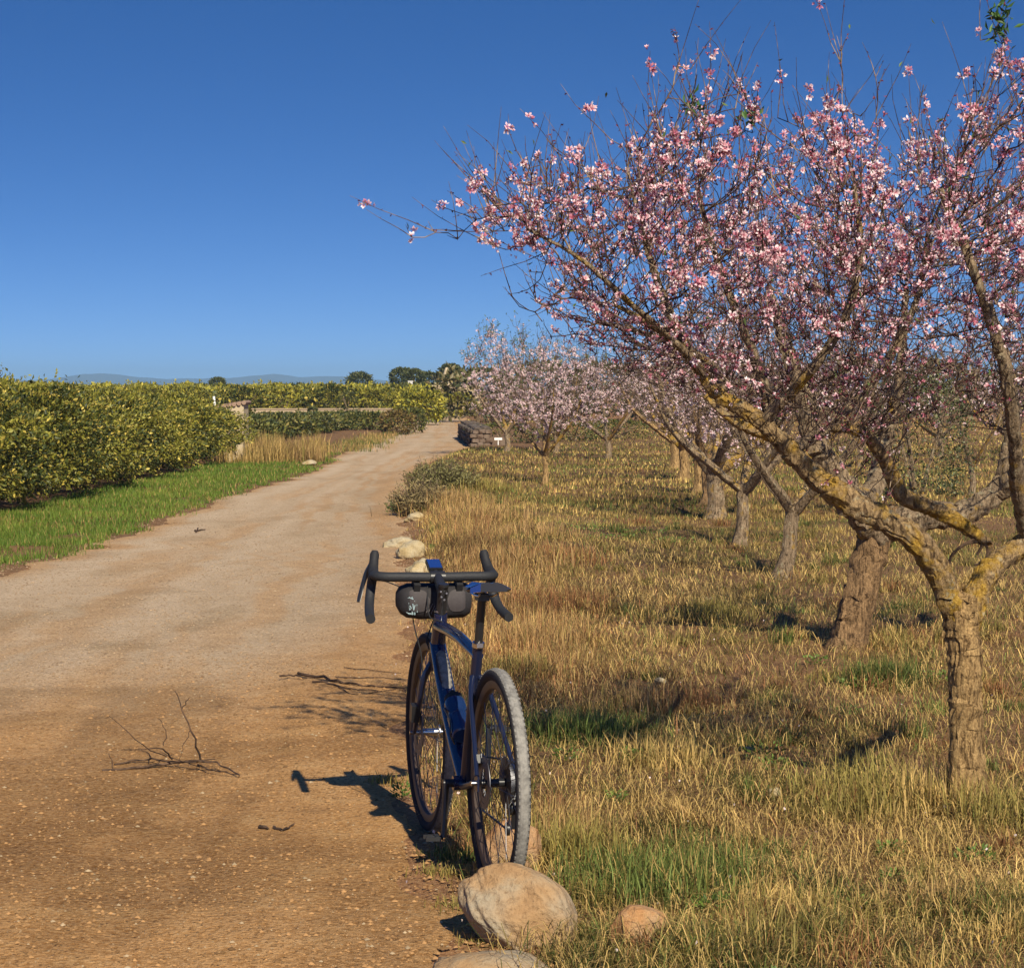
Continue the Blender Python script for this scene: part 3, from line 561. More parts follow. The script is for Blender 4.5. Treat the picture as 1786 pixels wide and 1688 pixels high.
def make_tree(name, label, skeleton, attr, prm, group='almond trees of the orchard'):
    """skeleton: list of (part name, points, radii, material, parent polyline index or None)"""
    rng = np.random.default_rng(prm['seed']); bx, by = skeleton[0][1][0][0], skeleton[0][1][0][1]; gz = zone(bx, by); base = np.array([bx, by, gz])
    root = thing(name, label, 'tree', (bx, by, gz), 0, group)
    nodes, par, sr = [], [], []
    first = None
    for si, (pn, pts, rad, mt, _) in enumerate(skeleton):
        Q = resample(pts, max(6, int(len(pts)*prm.get('res', 5)))); rr = np.interp(np.linspace(0, 1, len(Q)), np.linspace(0, 1, len(rad)), rad)
        Q[1:-1] += rng.normal(0, .05 if si == 0 else .10, Q[1:-1].shape)*rr[1:-1, None]
        fl = None
        if si == 0: fl = 1+prm.get('flare', .45)*np.exp(-np.linspace(0, 1, len(Q))*9)
        V, F = rugged(Q-base, rr, prm.get('sides', 14), prm['seed']+si, prm.get('amp', .1), fl, prm.get('fine', 0)*(1 if si < 3 else .6))
        mb = MB(); mb.add(V, F); mb.build(pn, mt, root)
        if si > 0 or prm.get('trunknodes', False):
            st = len(nodes)
            for q, r_ in zip(Q, rr): nodes.append(q); par.append(len(nodes)-2 if len(nodes)-1 > st else -1); sr.append(r_)
    ns = len(nodes); P, par = colonize(nodes, par, attr, prm['di'], prm['dk'], prm['step'], prm.get('iters', 90), prm.get('up', .08), prm.get('jit', .12), rng)
    r = radii(P, par, prm['r0'], 2.35, prm.get('rmax', .035)); r[:ns] = np.minimum(np.array(sr)*.6, np.maximum(r[:ns], .001))
    ch = np.arange(ns, len(P)); pr = par[ch]; ra = np.minimum(r[pr], r[ch]*1.35)
    thick = r[ch] > .006
    V1, F1 = prisms(P[pr][thick], P[ch][thick], ra[thick], r[ch][thick], 6); V2, F2 = prisms(P[pr][~thick], P[ch][~thick], ra[~thick], r[ch][~thick], 3)
    lichen = prm.get('brmat', M['twig'])
    if len(V1): link('branches', fast_mesh('branches', V1-base, F1, lichen, None, True), root)['kind'] = 'stuff'
    # shoots
    thin = ch[r[ch] < prm.get('shoot_r', .006)]; ns_ = min(prm['shoots'], len(thin)*3); sel = rng.choice(thin, ns_, True)
    cen = np.array(prm['center']); pd = P[sel]-P[par[sel]]; pd /= np.linalg.norm(pd, axis=1)[:, None]+1e-9; od = P[sel]-cen; od /= np.linalg.norm(od, axis=1)[:, None]+1e-9
    d = pd*.5+od*.45+np.array([0, 0, prm.get('sup', .55)])+rng.normal(0, .42, (ns_, 3)); d /= np.linalg.norm(d, axis=1)[:, None]
    L = prm['shoot_l'][0]+(prm['shoot_l'][1]-prm['shoot_l'][0])*rng.random(ns_)**2.2
    A = P[sel]; K = 3; segA, segB, qa, qb = [], [], [], []; pts = [A]; cur = A; dd = d.copy()
    for k in range(K):
        nx = cur+dd*(L/K)[:, None]; segA.append(cur); segB.append(nx); qa.append(np.full(ns_, prm['r0']*(1.15-.25*k))); qb.append(np.full(ns_, prm['r0']*(.9-.25*k))); cur = nx; dd = dd+rng.normal(0, .14, dd.shape)+np.array([0, 0, .08]); dd /= np.linalg.norm(dd, axis=1)[:, None]; pts.append(nx)
    V3, F3 = prisms(np.concatenate(segA), np.concatenate(segB), np.concatenate(qa), np.concatenate(qb), 3)
    V = np.concatenate([V2, V3]); F = np.concatenate([F2, F3+len(V2)])
    tag(link('twigs', fast_mesh('twigs', V-base, F, M['twig']), root), kind='stuff')
    # blossoms along shoots and thin branches
    nb = prm['blossoms']; pts = np.array(pts); si = rng.choice(ns_, nb); bare = rng.random(ns_) < prm.get('bare', .3)
    clu = rng.random(ns_)
    g_ = np.arange(nb)//6; si = si[(g_*6) % nb]; tg = rng.random(nb)[g_]; t = np.clip(tg+rng.normal(0, .035, nb), .02, .99)*K; i0 = np.minimum(t.astype(int), K-1); f = (t-i0)[:, None]
    bp = pts[i0, si]*(1-f)+pts[i0+1, si]*f; ok = ~bare[si]
    nth = int(nb*.3); s2 = rng.choice(thin, nth//4+1).repeat(4)[:nth]; bp2 = P[s2]+rng.normal(0, .010, (nth, 3)); bp = np.concatenate([bp[ok], bp2])
    if 'gate' in prm: bp = bp[prm['gate'](bp, rng)]
    fd = rng.normal(size=bp.shape)+np.array([0, -.1, .25]); fd /= np.linalg.norm(fd, axis=1)[:, None]; sz = prm['fsize']*(.5+.8*rng.random(len(bp)))
    bp = bp+fd*(prm['fsize']*.6)+rng.normal(0, prm['fsize']*.45, bp.shape)
    if prm.get('clusters'):
        q = np.argsort(bp[:, 1]+rng.random(len(bp))*.8)[:300]; mask = np.zeros(len(bp), bool); mask[q] = True
        cms = []
        for c in range(8):
            m_ = 3+c % 3; cp = rng.normal(0, prm['fsize']*.6, (m_, 3)); cd = cp+rng.normal(0, .01, cp.shape); V, F, C = flowers(cp, cd, np.full(m_, prm['fsize'])*(.75+.4*rng.random(m_)), .5, rng=rng); cms.append(fast_mesh('blossom_cluster', V, F, M['petal'], C))
        for i in np.where(mask)[0]: link('blossom_cluster', cms[int(rng.integers(8))], root, bp[i]-base, (rng.random()*6, rng.random()*6, rng.random()*6))
        bp, fd, sz = bp[~mask], fd[~mask], sz[~mask]
    V, F, C = flowers(bp, fd, sz, .55, prm.get('calyx', True), prm.get('tint'), rng=rng)
    # dark buds and small spurs
    nbud = prm.get('buds', 0)
    if nbud:
        s3 = rng.choice(ns_, nbud); t = rng.random(nbud)*K; i0 = np.minimum(t.astype(int), K-1); f = (t-i0)[:, None]; b0 = pts[i0, s3]*(1-f)+pts[i0+1, s3]*f; bd = rng.normal(size=(nbud, 3)); bd /= np.linalg.norm(bd, axis=1)[:, None]
        LV, LF, LC = leaves(b0, bd, np.full(nbud, .013), np.full(nbud, .007), np.repeat(np.array([[.16, .04, .05]]), nbud, 0)*(.5+rng.random((nbud, 1)))); F = np.concatenate([F, LF+len(V)]); V = np.concatenate([V, LV]); C = np.concatenate([C, LC])
    tag(link('blossoms', fast_mesh('blossoms', V-base, F, M['petal'], C), root), kind='stuff')
    if prm.get('leaves'):
        nl = prm['leaves']; s4 = rng.choice(ns_, nl); lp = pts[K, s4]+rng.normal(0, .02, (nl, 3)); ld = rng.normal(size=(nl, 3))+[0, 0, .6]
        LC = np.array([.09, .13, .035])*(.6+.8*rng.random((nl, 1))); LV, LF, LC = leaves(lp, ld, np.full(nl, prm.get('leafl', .04)), np.full(nl, prm.get('leafl', .04)*.3), LC)
        tag(link('young_leaves', fast_mesh('young_leaves', LV-base, LF, M['leaf'], LC), root), kind='stuff')
    return root, P, par
def inpoly(x, z, poly):
    x = np.asarray(x); z = np.asarray(z); c = np.zeros(len(x), bool); n = len(poly)
    for i in range(n):
        x1, z1 = poly[i]; x2, z2 = poly[(i+1) % n]
        k = ((z1 > z) != (z2 > z)) & (x < (x2-x1)*(z-z1)/(z2-z1+1e-12)+x1); c ^= k
    return c
def attr_poly(pixpoly, Y0, thick, n, rng, lines=()):
    poly = [(at(px, py, Y0)[0], at(px, py, Y0)[2]) for px, py in pixpoly]; pa = np.array(poly); out = []
    lo, hi = pa.min(0), pa.max(0); cz = hi[1]
    while sum(map(len, out)) < n:
        x = lo[0]+(hi[0]-lo[0])*rng.random(n*2); z = lo[1]+(hi[1]-lo[1])*rng.random(n*2); k = inpoly(x, z, poly); x, z = x[k], z[k]
        # thinner towards the outline: test again on shrunken outline at larger |dy|
        v = rng.random(len(x))*2-1; c = pa.mean(0); s = 1/np.sqrt(np.clip(1-v**2, .15, 1)); xx = c[0]+(x-c[0])*s; zz = c[1]+(z-c[1])*s
        k = inpoly(xx, zz, poly) | (rng.random(len(x)) < .06); out.append(np.stack([x[k], Y0+v[k]*thick, z[k]], 1))
    A = np.concatenate(out)[:n]; ls = []
    for (p0, p1, dy) in lines:
        a = at(*p0, Y0+dy); b = at(*p1, Y0+dy); m_ = max(3, int(np.linalg.norm(a-b)/.035)); ls.append(a+(b-a)*np.linspace(0, 1, m_)[:, None]+rng.normal(0, .008, (m_, 3)))
    return np.concatenate([A]+ls) if ls else A

# ------------------------------------------------------------------ the big almond in front (tree A)
YA = gY(1412)
def pA(px, py, dy=0): return at(px, py, YA+dy)
trunkA = [pA(1688, 1420), pA(1686, 1340), pA(1684, 1240), pA(1682, 1150), pA(1676, 1080), pA(1680, 1040)]
skA = [('trunk', trunkA, [.074, .062, .060, .062, .064, .06], M['bark_tan'], None),
       ('limb', [pA(1678, 1090), pA(1655, 1040, -.02), pA(1628, 985, -.05), pA(1590, 935, -.08), pA(1510, 890, -.1), pA(1440, 845, -.12), pA(1375, 785, -.15), pA(1320, 730, -.2), pA(1250, 685, -.2), pA(1205, 625, -.2), pA(1140, 570, -.15), pA(1070, 530, -.1)], [.050, .050, .047, .046, .045, .041, .035, .030, .026, .018, .012, .006], M['bark_lichen'], 0),
       ('limb', [pA(1684, 1090), pA(1705, 1030, .03), pA(1735, 985, .1), pA(1790, 945, .2), pA(1870, 880, .3), pA(1900, 780, .3), pA(1890, 640, .2), pA(1860, 500, .1)], [.05, .046, .042, .04, .036, .03, .024, .016], M['bark_lichen'], 0),
       ('limb', [pA(1385, 800, -.12), pA(1345, 740, .1), pA(1330, 660, .25), pA(1290, 560, .35), pA(1250, 450, .4), pA(1215, 330, .4)], [.024, .022, .02, .016, .012, .008], M['bark_grey'], 1),
       ('limb', [pA(1330, 735, -.2), pA(1420, 640, -.3), pA(1480, 540, -.35), pA(1500, 430, -.3), pA(1490, 320, -.25)], [.02, .018, .015, .012, .008], M['bark_grey'], 1),
       ('limb', [pA(1230, 660, -.2), pA(1180, 600, -.4), pA(1100, 530, -.5), pA(1010, 450, -.5), pA(920, 400, -.45)], [.016, .013, .010, .007, .004], M['bark_grey'], 1),
       ('limb', [pA(1260, 690, -.2), pA(1245, 640, .2), pA(1150, 590, .5), pA(1040, 560, .7)], [.018, .016, .012, .008], M['bark_grey'], 1),
       ('limb', [pA(1790, 945, .2), pA(1775, 850, .0), pA(1765, 720, -.2), pA(1740, 600, -.3), pA(1690, 450, -.35), pA(1640, 330, -.3)], [.024, .026, .024, .02, .015, .01], M['bark_grey'], 2),
       ('limb', [pA(1375, 790, -.15), pA(1450, 740, .3), pA(1540, 640, .5), pA(1600, 520, .5), pA(1620, 400, .4)], [.022, .02, .017, .013, .009], M['bark_grey'], 1),
       ('limb', [pA(1205, 625, -.2), pA(1150, 500, -.1), pA(1120, 400, 0), pA(1100, 320, .1)], [.018, .014, .01, .006], M['bark_grey'], 1),
       ('broken_limb', [pA(1445, 744, .28), pA(1505, 755, .40), pA(1545, 805, .5), pA(1575, 865, .55), pA(1622, 885, .55), pA(1680, 915, .55), pA(1722, 948, .55)], [.016, .022, .027, .031, .030, .029, .019], M['bark_lichen'], 8)]
polyA = [(790,310),(820,330),(870,330),(890,300),(960,290),(1040,270),(1110,240),(1160,215),(1185,170),(1250,180),(1290,150),(1330,225),(1400,240),(1440,170),(1480,160),(1500,260),(1560,290),(1600,200),(1640,260),(1700,190),(1740,130),(1800,110),(2000,260),(2050,500),(1950,700),(1700,720),(1560,700),(1400,740),(1230,700),(1100,700),(1000,650),(920,570),(900,500),(860,440),(800,400)]
linesA = [((860,455),(692,434),0), ((850,420),(758,374),0), ((850,400),(795,300),-.2), ((800,420),(812,450),0), ((1210,200),(1168,70),0), ((1240,200),(1192,65),.1), ((1290,200),(1302,72),-.1), ((1270,200),(1284,120),0), ((1440,220),(1475,66),0), ((1440,200),(1490,130),.1), ((1590,260),(1524,114),0), ((1600,260),(1612,115),0), ((1690,300),(1680,145),.1), ((1720,300),(1765,160),0), ((1765,160),(1745,28),0), ((1750,180),(1697,90),0), ((1770,230),(1706,140),0), ((1790,200),(1782,85),0), ((1010,300),(982,212),0), ((1000,330),(926,232),0), ((1060,300),(1055,235),0), ((1110,260),(1140,180),0), ((1330,240),(1332,165),0), ((1540,320),(1545,195),0), ((960,600),(900,540),.1), ((910,540),(872,515),.2), ((1560,310),(1580,200),.2), ((870,340),(880,290),0)]
rngA = np.random.default_rng(3)
attrA = attr_poly(polyA, YA, 1.15, 2700, rngA, linesA)
extra = attr_poly([(1010,560),(1250,640),(1420,700),(1560,690),(1650,780),(1500,800),(1380,760),(1280,740),(1150,690),(1030,640)], YA, .6, 300, rngA); attrA = np.concatenate([attrA, extra])
def gateA(bp, rng):
    z = bp[:, 2]; return rng.random(len(bp)) < np.clip(.25+(z-1.55)/.5, .12, 1)
rootA, PA, parA = make_tree('almond_tree', 'big blossoming almond tree nearest the camera with tan trunk and yellow lichened limb', skA, attrA,
    dict(seed=21, di=.75, dk=.085, step=.045, iters=110, up=.10, jit=.16, r0=.0019, rmax=.022, shoots=3800, shoot_l=(.05, .36), center=(1.2, YA, 1.3), blossoms=13500, fsize=.0146, clusters=True, bare=.38, buds=9000, leaves=260, leafl=.03, sides=44, amp=.13, res=14, fine=.22, gate=gateA, sup=.5))
# leafy tips
def leafy(px, py, n=26): 
    p = pA(px, py); P = p+RNG.normal(0, .02, (n, 3)); return leaves(P, RNG.normal(size=(n, 3))+[0, 0, .7], np.full(n, .045), np.full(n, .014), np.array([[.06, .12, .03]])*(.6+.8*RNG.random((n, 1))))
for a_ in ((1745, 32, 34), (1742, 60, 22), (1310, 205, 26), (1208, 190, 22)):
    V, F, C = leafy(*a_); link('leaf_tuft', fast_mesh('leaf_tuft', V-np.array(rootA.location), F, M['leaf'], C), rootA)['kind'] = 'stuff'
# broken stub on the left limb and on the fork
# ------------------------------------------------------------------ tree B, leaning trunk behind
YB = gY(1135)
def pB(px, py, dy=0): return at(px, py, YB+dy)
skB = [('trunk', [pB(1470, 1150), pB(1482, 1110), pB(1500, 1040), pB(1515, 980), pB(1528, 930), pB(1535, 890)], [.115, .105, .10, .097, .095, .10], M['bark_red'], None),
       ('limb', [pB(1530, 935), pB(1500, 885, -.1), pB(1455, 840, -.2), pB(1420, 770, -.3), pB(1400, 690, -.3), pB(1370, 600, -.3), pB(1340, 500, -.2)], [.10, .10, .095, .07, .055, .04, .02], M['bark_grey'], 0),
       ('limb', [pB(1535, 920), pB(1600, 905), pB(1690, 890), pB(1745, 850), pB(1762, 780), pB(1765, 700), pB(1745, 600), pB(1700, 480), pB(1660, 380)], [.10, .085, .07, .062, .052, .045, .036, .026, .016], M['bark_grey'], 0),
       ('limb', [pB(1745, 855), pB(1810, 800, -.2), pB(1880, 730, -.3), pB(1950, 600, -.3)], [.06, .055, .045, .03], M['bark_grey'], 0),
       ('limb', [pB(1500, 890), pB(1530, 830, .3), pB(1545, 760, .4), pB(1570, 650, .4), pB(1580, 500, .4)], [.07, .055, .045, .03, .015], M['bark_grey'], 0),
       ('limb', [pB(1440, 820, -.2), pB(1370, 770, -.4), pB(1290, 740, -.5), pB(1230, 690, -.5)], [.05, .04, .03, .018], M['bark_lichen'], 0)]
attrB = attr_poly([(1100,620),(1180,520),(1300,420),(1450,380),(1600,330),(1750,300),(1900,350),(2000,600),(1950,800),(1800,780),(1650,720),(1550,760),(1400,740),(1250,740),(1130,720)], YB, 1.6, 1500, np.random.default_rng(5))
make_tree('almond_tree', 'almond tree with thick reddish leaning trunk behind the nearest tree', skB, attrB,
    dict(flare=.15, seed=33, di=1.0, dk=.13, step=.075, iters=90, up=.08, jit=.16, r0=.0026, rmax=.03, shoots=2000, shoot_l=(.08, .4), center=(2.0, YB, 1.2), blossoms=4000, fsize=.018, bare=.3, buds=2500, sides=36, amp=.12, res=12, fine=.2, sup=.5,
         gate=lambda bp, rng: rng.random(len(bp)) < np.clip(.1+(bp[:, 2]-1.3)/.9, .05, 1)))
# curled bare shoots on the broken limb
mb = MB(); a1 = YA+.54
for P in ([(1655,985),(1662,965),(1690,945),(1708,938)], [(1660,968),(1680,950),(1705,945)], [(1708,945),(1722,955),(1718,980),(1700,985)], [(1700,930),(1712,950),(1704,968)], [(1655,985),(1652,1000)]):
    mb.tube(resample([at(x, y, a1) for x, y in P], 10), .006, 6)
sp = mb.build('curled_sprigs', M['dead'], None); sp.name = 'curled_sprigs'
sp.parent = rootA; sp.location = -np.array(rootA.location)

# ------------------------------------------------------------------ procedural almonds further back
def almond(px, py, fork, width, top, label, seed, lean=0, tr=.055, nat=420, shoots=700, bl=900, fs=.024, leafy_=0, mt='bark_grey', name='almond_tree', r0=.0032, cx=0):
    Y = gY(py); X = at(px, py, Y)[0]; rng = np.random.default_rng(seed); b = np.array([X, Y, zone(X, Y)-.03])
    fk = b+np.array([lean, 0, fork]); sk = [('trunk', [b, b+(fk-b)*.4+[0.02, 0, 0], b+(fk-b)*.8, fk+[0, 0, .02]], [tr*1.15, tr, tr*.95, tr], M[mt], None)]
    nl = 4; a0 = rng.random()*6.28
    for i in range(nl):
        a = a0+i*2*np.pi/nl+rng.normal(0, .3); rr = width*.5*(.5+.3*rng.random()); hh = top-fork
        d = np.array([math.cos(a)*rr+cx*.5, math.sin(a)*rr, 0]); sk.append(('limb', [fk-[0, 0, .06], fk+d*.35+[0, 0, hh*.12], fk+d*.75+[0, 0, hh*.32], fk+d*1.0+[0, 0, hh*.6]], [tr*.75, tr*.62, tr*.42, tr*.2], M['bark_lichen' if (i+seed) % 3 == 0 else mt], 0))
    c = fk+np.array([cx, 0, (top-fork)*.52]); A = rng.normal(size=(nat, 3)); A /= np.linalg.norm(A, axis=1)[:, None]; A *= (rng.random((nat, 1))**.45)
    A[:, 2] = np.where(A[:, 2] < 0, A[:, 2]*.75, A[:, 2]); A = c+A*np.array([width*.5, width*.5, (top-fork)*.52])
    return make_tree(name, label, sk, A, dict(seed=seed, di=1.2, dk=.17, step=.09, iters=50, up=.05, jit=.2, r0=r0, rmax=.025, shoots=shoots, shoot_l=(.1, .42), center=tuple(fk), blossoms=int(bl*1.05), fsize=fs*.82, tint=(.86, .75, .71), bare=.2, calyx=False, sides=9, amp=.08, res=4, sup=.35, leaves=leafy_, leafl=.07))[0]
AL = [ (950, 850, .52, 2.5, 2.25, 'lone small blossoming almond tree with thin pale forked trunk near the stone wall', 51, 0, .042, 620, 1500, 4200, .028, 0, 'bark_tan'),
       (1362, 1012, .62, 2.6, 2.3, 'almond tree with slim forked trunk, next behind the leaning trunk', 52, .10, .06, 460, 800, 900, .024, 0, 'bark_grey'),
       (1288, 952, .62, 2.6, 2.3, 'slim almond tree with trunk between the forked one and the thick grey one', 53, .05, .06, 460, 800, 900, .024, 0, 'bark_grey'),
       (1248, 902, .62, 2.8, 2.5, 'almond tree with thick grey trunk and dark low limbs in mid row', 54, -.02, .10, 460, 900, 1100, .026, 0, 'bark_grey'),
       (1232, 884, .6, 2.6, 2.4, 'almond tree with trunk half hidden left of the thick grey trunk', 55, 0, .07, 380, 700, 900, .028, 0, 'bark_red'),
       (1217, 860, .6, 2.6, 2.4, 'almond tree showing a short brown trunk, third from the far end of the row', 56, 0, .07, 380, 700, 900, .03, 0, 'bark_tan'),
       (1192, 838, .6, 2.8, 2.4, 'almond tree with pale trunk, second from the far end of the row', 57, 0, .08, 380, 700, 900, .032, 0, 'bark_tan'),
       (1176, 818, .6, 2.8, 2.4, 'almond tree with pale trunk at the far end of the row', 58, 0, .08, 380, 700, 900, .034, 0, 'bark_tan'),
       (1694, 868, .5, 2.4, 2.3, 'thin bare almond tree at the right edge behind the big limbs', 59, 0, .04, 380, 500, 300, .028, 0, 'bark_grey'),
       (884, 795, .5, 2.2, 3.0, 'pale blossoming almond with grey green leaves behind the lone small tree', 60, .0, .06, 500, 900, 1500, .036, 1400, 'bark_grey'),
       (970, 790, .5, 2.8, 2.8, 'almond tree with green leafy top behind the lone small tree', 61, 0, .06, 450, 900, 700, .036, 1600, 'bark_grey'),
       (1060, 800, .5, 3.0, 2.5, 'grey twiggy almond tree right of the lone small tree', 62, 0, .06, 420, 900, 900, .036, 200, 'bark_grey'),
       (1500, 815, .5, 3.2, 2.6, 'far almond tree seen between the leaning trunk and its limb', 63, 0, .06, 380, 700, 500, .036, 200, 'bark_grey'),
       (1640, 800, .5, 3.2, 2.6, 'far almond tree behind the green leafy bush', 64, 0, .06, 380, 700, 500, .036, 200, 'bark_grey'),
       (1770, 805, .5, 3.2, 2.6, 'far almond tree at the right edge of the field', 65, 0, .06, 380, 700, 500, .036, 200, 'bark_grey'),
       (1340, 800, .5, 3.2, 2.6, 'far almond tree hidden behind the mid row limbs', 66, 0, .06, 380, 700, 500, .036, 200, 'bark_grey') ]
for a in AL: almond(*a)

# ------------------------------------------------------------------ leafy bushes and hedges
def bush_mesh(name, n, L, seed, pal, top=1.0, hollow=.72, flat=.25):
    rng = np.random.default_rng(seed); d = rng.normal(size=(n, 3)); d /= np.linalg.norm(d, axis=1)[:, None]; d[:, 2] = np.where(d[:, 2] < -.75, -d[:, 2], d[:, 2])
    th = np.arctan2(d[:, 1], d[:, 0]); ph = d[:, 2]
    q1 = fbm(th*2.2+seed, ph*3+3+np.cos(th)*.5, 1.5, 5, seed); q2 = fbm(th*6+seed, ph*6, 1.5, 2, seed+2); lump = .52+.62*q1+.34*q2
    rr = lump*(hollow+(1-hollow)*rng.random(n)**.6)*(1+.05*(rng.random(n) < .06)*rng.random(n)*3)
    sq = np.maximum(np.abs(d[:, 0]), np.abs(d[:, 1])); P = d*rr[:, None]; P[:, 2] = np.sign(P[:, 2])*np.abs(P[:, 2])**.8
    D = d*.8+rng.normal(0, .7, (n, 3))+[0, 0, .15]; t = sstep(.36, .64, fbm(th*3+7, ph*6+seed, 1.6, 3, seed+1))[:, None]; r = rng.random((n, 1))
    C = pal[0]*(1-t)+pal[1]*t; C = np.where(r < .13, pal[2], C)*(.5+.85*rng.random((n, 1)))
    return P, D, C, rng
def bush(name, label, x, y, dims, n, L, seed, pal, group, cat='bush', stems=True, z0=0):
    P, D, C, rng = bush_mesh(name, n, L, seed, pal); P = P*np.array(dims)/2; P[:, 2] += dims[2]*.5; P[:, 2] = np.maximum(P[:, 2], .03)
    ks = len(P)//220; sb = P[rng.choice(len(P), ks)]; sb = sb[sb[:, 2] > dims[2]*.6]; sd = sb-np.array([0, 0, dims[2]*.5]); sd /= np.linalg.norm(sd, axis=1)[:, None]; sd[:, 2] += .8; sl_ = (.06+.16*rng.random(len(sb)))*dims[2]/1.5
    SPg = (sb[:, None]+sd[:, None]*(np.linspace(0, 1, 9)[None, :, None]*sl_[:, None, None])).reshape(-1, 3); P = np.concatenate([P, SPg]); D = np.concatenate([D, rng.normal(size=SPg.shape)+[0, 0, .8]]); C = np.concatenate([C, pal[1]*(.6+.6*rng.random((len(SPg), 1)))])
    Ls = L*(.4+1.1*rng.random(len(P))); V, F, Cc = leaves(P, D, Ls, Ls*.5, C, rng)
    root = thing(name, label, cat, (x, y, z0), 0, group); link('foliage', fast_mesh('foliage', V, F, M['leaf'], Cc), root)['kind'] = 'stuff'
    mb = MB()
    for i in range(5):
        a = rng.random()*6.28; e = np.array([math.cos(a)*dims[0]*.28, math.sin(a)*dims[1]*.28, dims[2]*.75]); mb.tube(resample([(0, 0, -.03), e*[.3, .3, .35], e], 5), np.linspace(.035, .012, 5), 5)
    mb.build('stems', M['bark_grey'], root); return root
CIT = (np.array([.045, .06, .014]), np.array([.24, .225, .032]), np.array([.46, .36, .07]))
DRK = (np.array([.04, .055, .018]), np.array([.14, .14, .03]), np.array([.24, .20, .06]))
YG = (np.array([.13, .14, .025]), np.array([.38, .34, .04]), np.array([.46, .38, .06]))
hed = ['leftmost hedge tree, cut by the photo edge', 'tall citrus hedge tree second from the left edge', 'citrus hedge tree third from the left edge', 'citrus hedge tree in the left middle of the hedge under the peak', 'citrus hedge tree in the middle of the near hedge', 'citrus hedge tree right of the hedge middle', 'citrus hedge tree third from the hut', 'citrus hedge tree second from the hut', 'last citrus hedge tree beside the small hut']
base9 = []
for i, lb in enumerate(hed):
    Yh = 21.3+i*3.05; Xh = -7.15+.015*i+.1*random.random(); hh = [1.36, 1.24, 1.36, 1.50, 1.30, 1.38, 1.22, 1.27, 1.13][i]
    bush('citrus_hedge_tree', lb, Xh, Yh, (2.8, 3.45, hh*1.06), 27000, .056, 70+i, CIT, 'citrus trees grown into the near hedge', 'hedge tree')
for i in range(9):
    Yh = 51.5+i*4.6; bush('citrus_shrub', ['dark green shrub right beside the hut', 'low dark shrub second from the hut', 'low dark shrub third from the hut', 'low dark shrub fourth from the hut', 'fifth low shrub of the dark row along the road', 'sixth low shrub of the dark row along the road', 'seventh low shrub of the dark row, before the bank', 'eighth low shrub of the dark row, on the bank', 'last low shrub of the dark row near the road bend'][i], -7.9+.16*i, Yh, (2.3, 5.0, [.86, .84, .78, .72, .66, .60, .56, .52, .5][i]), 4200, .11, 90+i, DRK, 'low dark shrubs beyond the hut', 'shrub')
bush('roadside_shrub', 'brownish leafy shrub at the left road edge near the bend', -3.75, 72, (1.1, 2.0, .75), 1600, .09, 101, (np.array([.09, .06, .025]), np.array([.22, .15, .045]), np.array([.12, .14, .03])), None, 'shrub')
bush('roadside_shrub', 'dark green shrub right of the brownish one at the road bend', -3.3, 74.5, (.8, 1.4, .8), 1300, .09, 102, DRK, None, 'shrub')
bush('roadside_shrub', 'dark shrub on the bank left of the brownish shrub', -5.1, 80, (2.0, 3, .6), 2200, .11, 103, DRK, None, 'shrub')
bush('roadside_bush', 'round yellow green citrus bush at the left of the road bend', -3.7, 90, (2.0, 2.2, 1.4), 3200, .13, 104, YG, None)
bush('roadside_bush', 'yellow green bush right at the end of the visible road', -2.9, 112, (2.2, 2.2, 1.15), 3200, .15, 105, YG, None)
bush('roadside_bush', 'dark gap bush between the two yellow green bushes', -3.75, 108, (1.0, 1.6, 1.15), 1400, .13, 106, DRK, None)
# far citrus orchard: a few kinds, copied
pro = []
for s in range(3): pro.append(bush('orchard_citrus_tree', 'citrus tree of the far orchard plantation with yellow green top', 0, 0, (3.2, 3.2, 1.52), 2200, .2, 120+s, YG if s < 2 else CIT, 'far orchard citrus trees beyond the pale wall', 'citrus tree'))
first = True; used = 0
for row, Yr in enumerate([127, 133, 141, 152, 168, 190]):
    x = -.165*Yr-(8 if row > 0 else 0)*1.0
    while x < -.035*Yr-.5:
        o = pro[used] if used < 3 else copy_tree(pro[random.randrange(3)])
        used += 1; o.location = (x+random.uniform(-.3, .3), Yr+random.uniform(-.5, .5), 0); o.rotation_euler = (0, 0, random.random()*6.28); s = .95+.1*random.random()+row*.012; o.scale = (s, s, s); x += 2.6
# background hedge row behind the almond field on the right
for i in range(16):
    x = -1.5+i*2.9; bush('field_edge_bush', 'olive green bush of the far hedge line behind the orchard', x, 100+random.uniform(-3, 3), (4.2, 3.4, 2.0+.8*random.random()), 1800, .24, 140+i, (np.array([.06, .07, .03]), np.array([.18, .15, .06]), np.array([.25, .20, .09])), 'bushes of the far hedge line behind the orchard')
for i, (px, lb) in enumerate([(880, 'low green weedy bush right of the stone wall end'), (1000, 'low green bush between the lone tree and the row'), (1080, 'dark round bush at the far side of the almond field')]):
    Yb = 60+i*3; bush('low_bush', lb, at(px, 775, Yb)[0], Yb, (2.0, 1.6, .55), 1500, .07, 160+i, DRK, None)
bush('leafy_bush', 'green leafy evergreen bush behind the leaning almond trunk', at(1600, 880, 27)[0], 27, (1.25, 1.2, 1.75), 5200, .042, 170, (np.array([.05, .065, .025]), np.array([.13, .14, .05]), np.array([.26, .26, .14])), None)
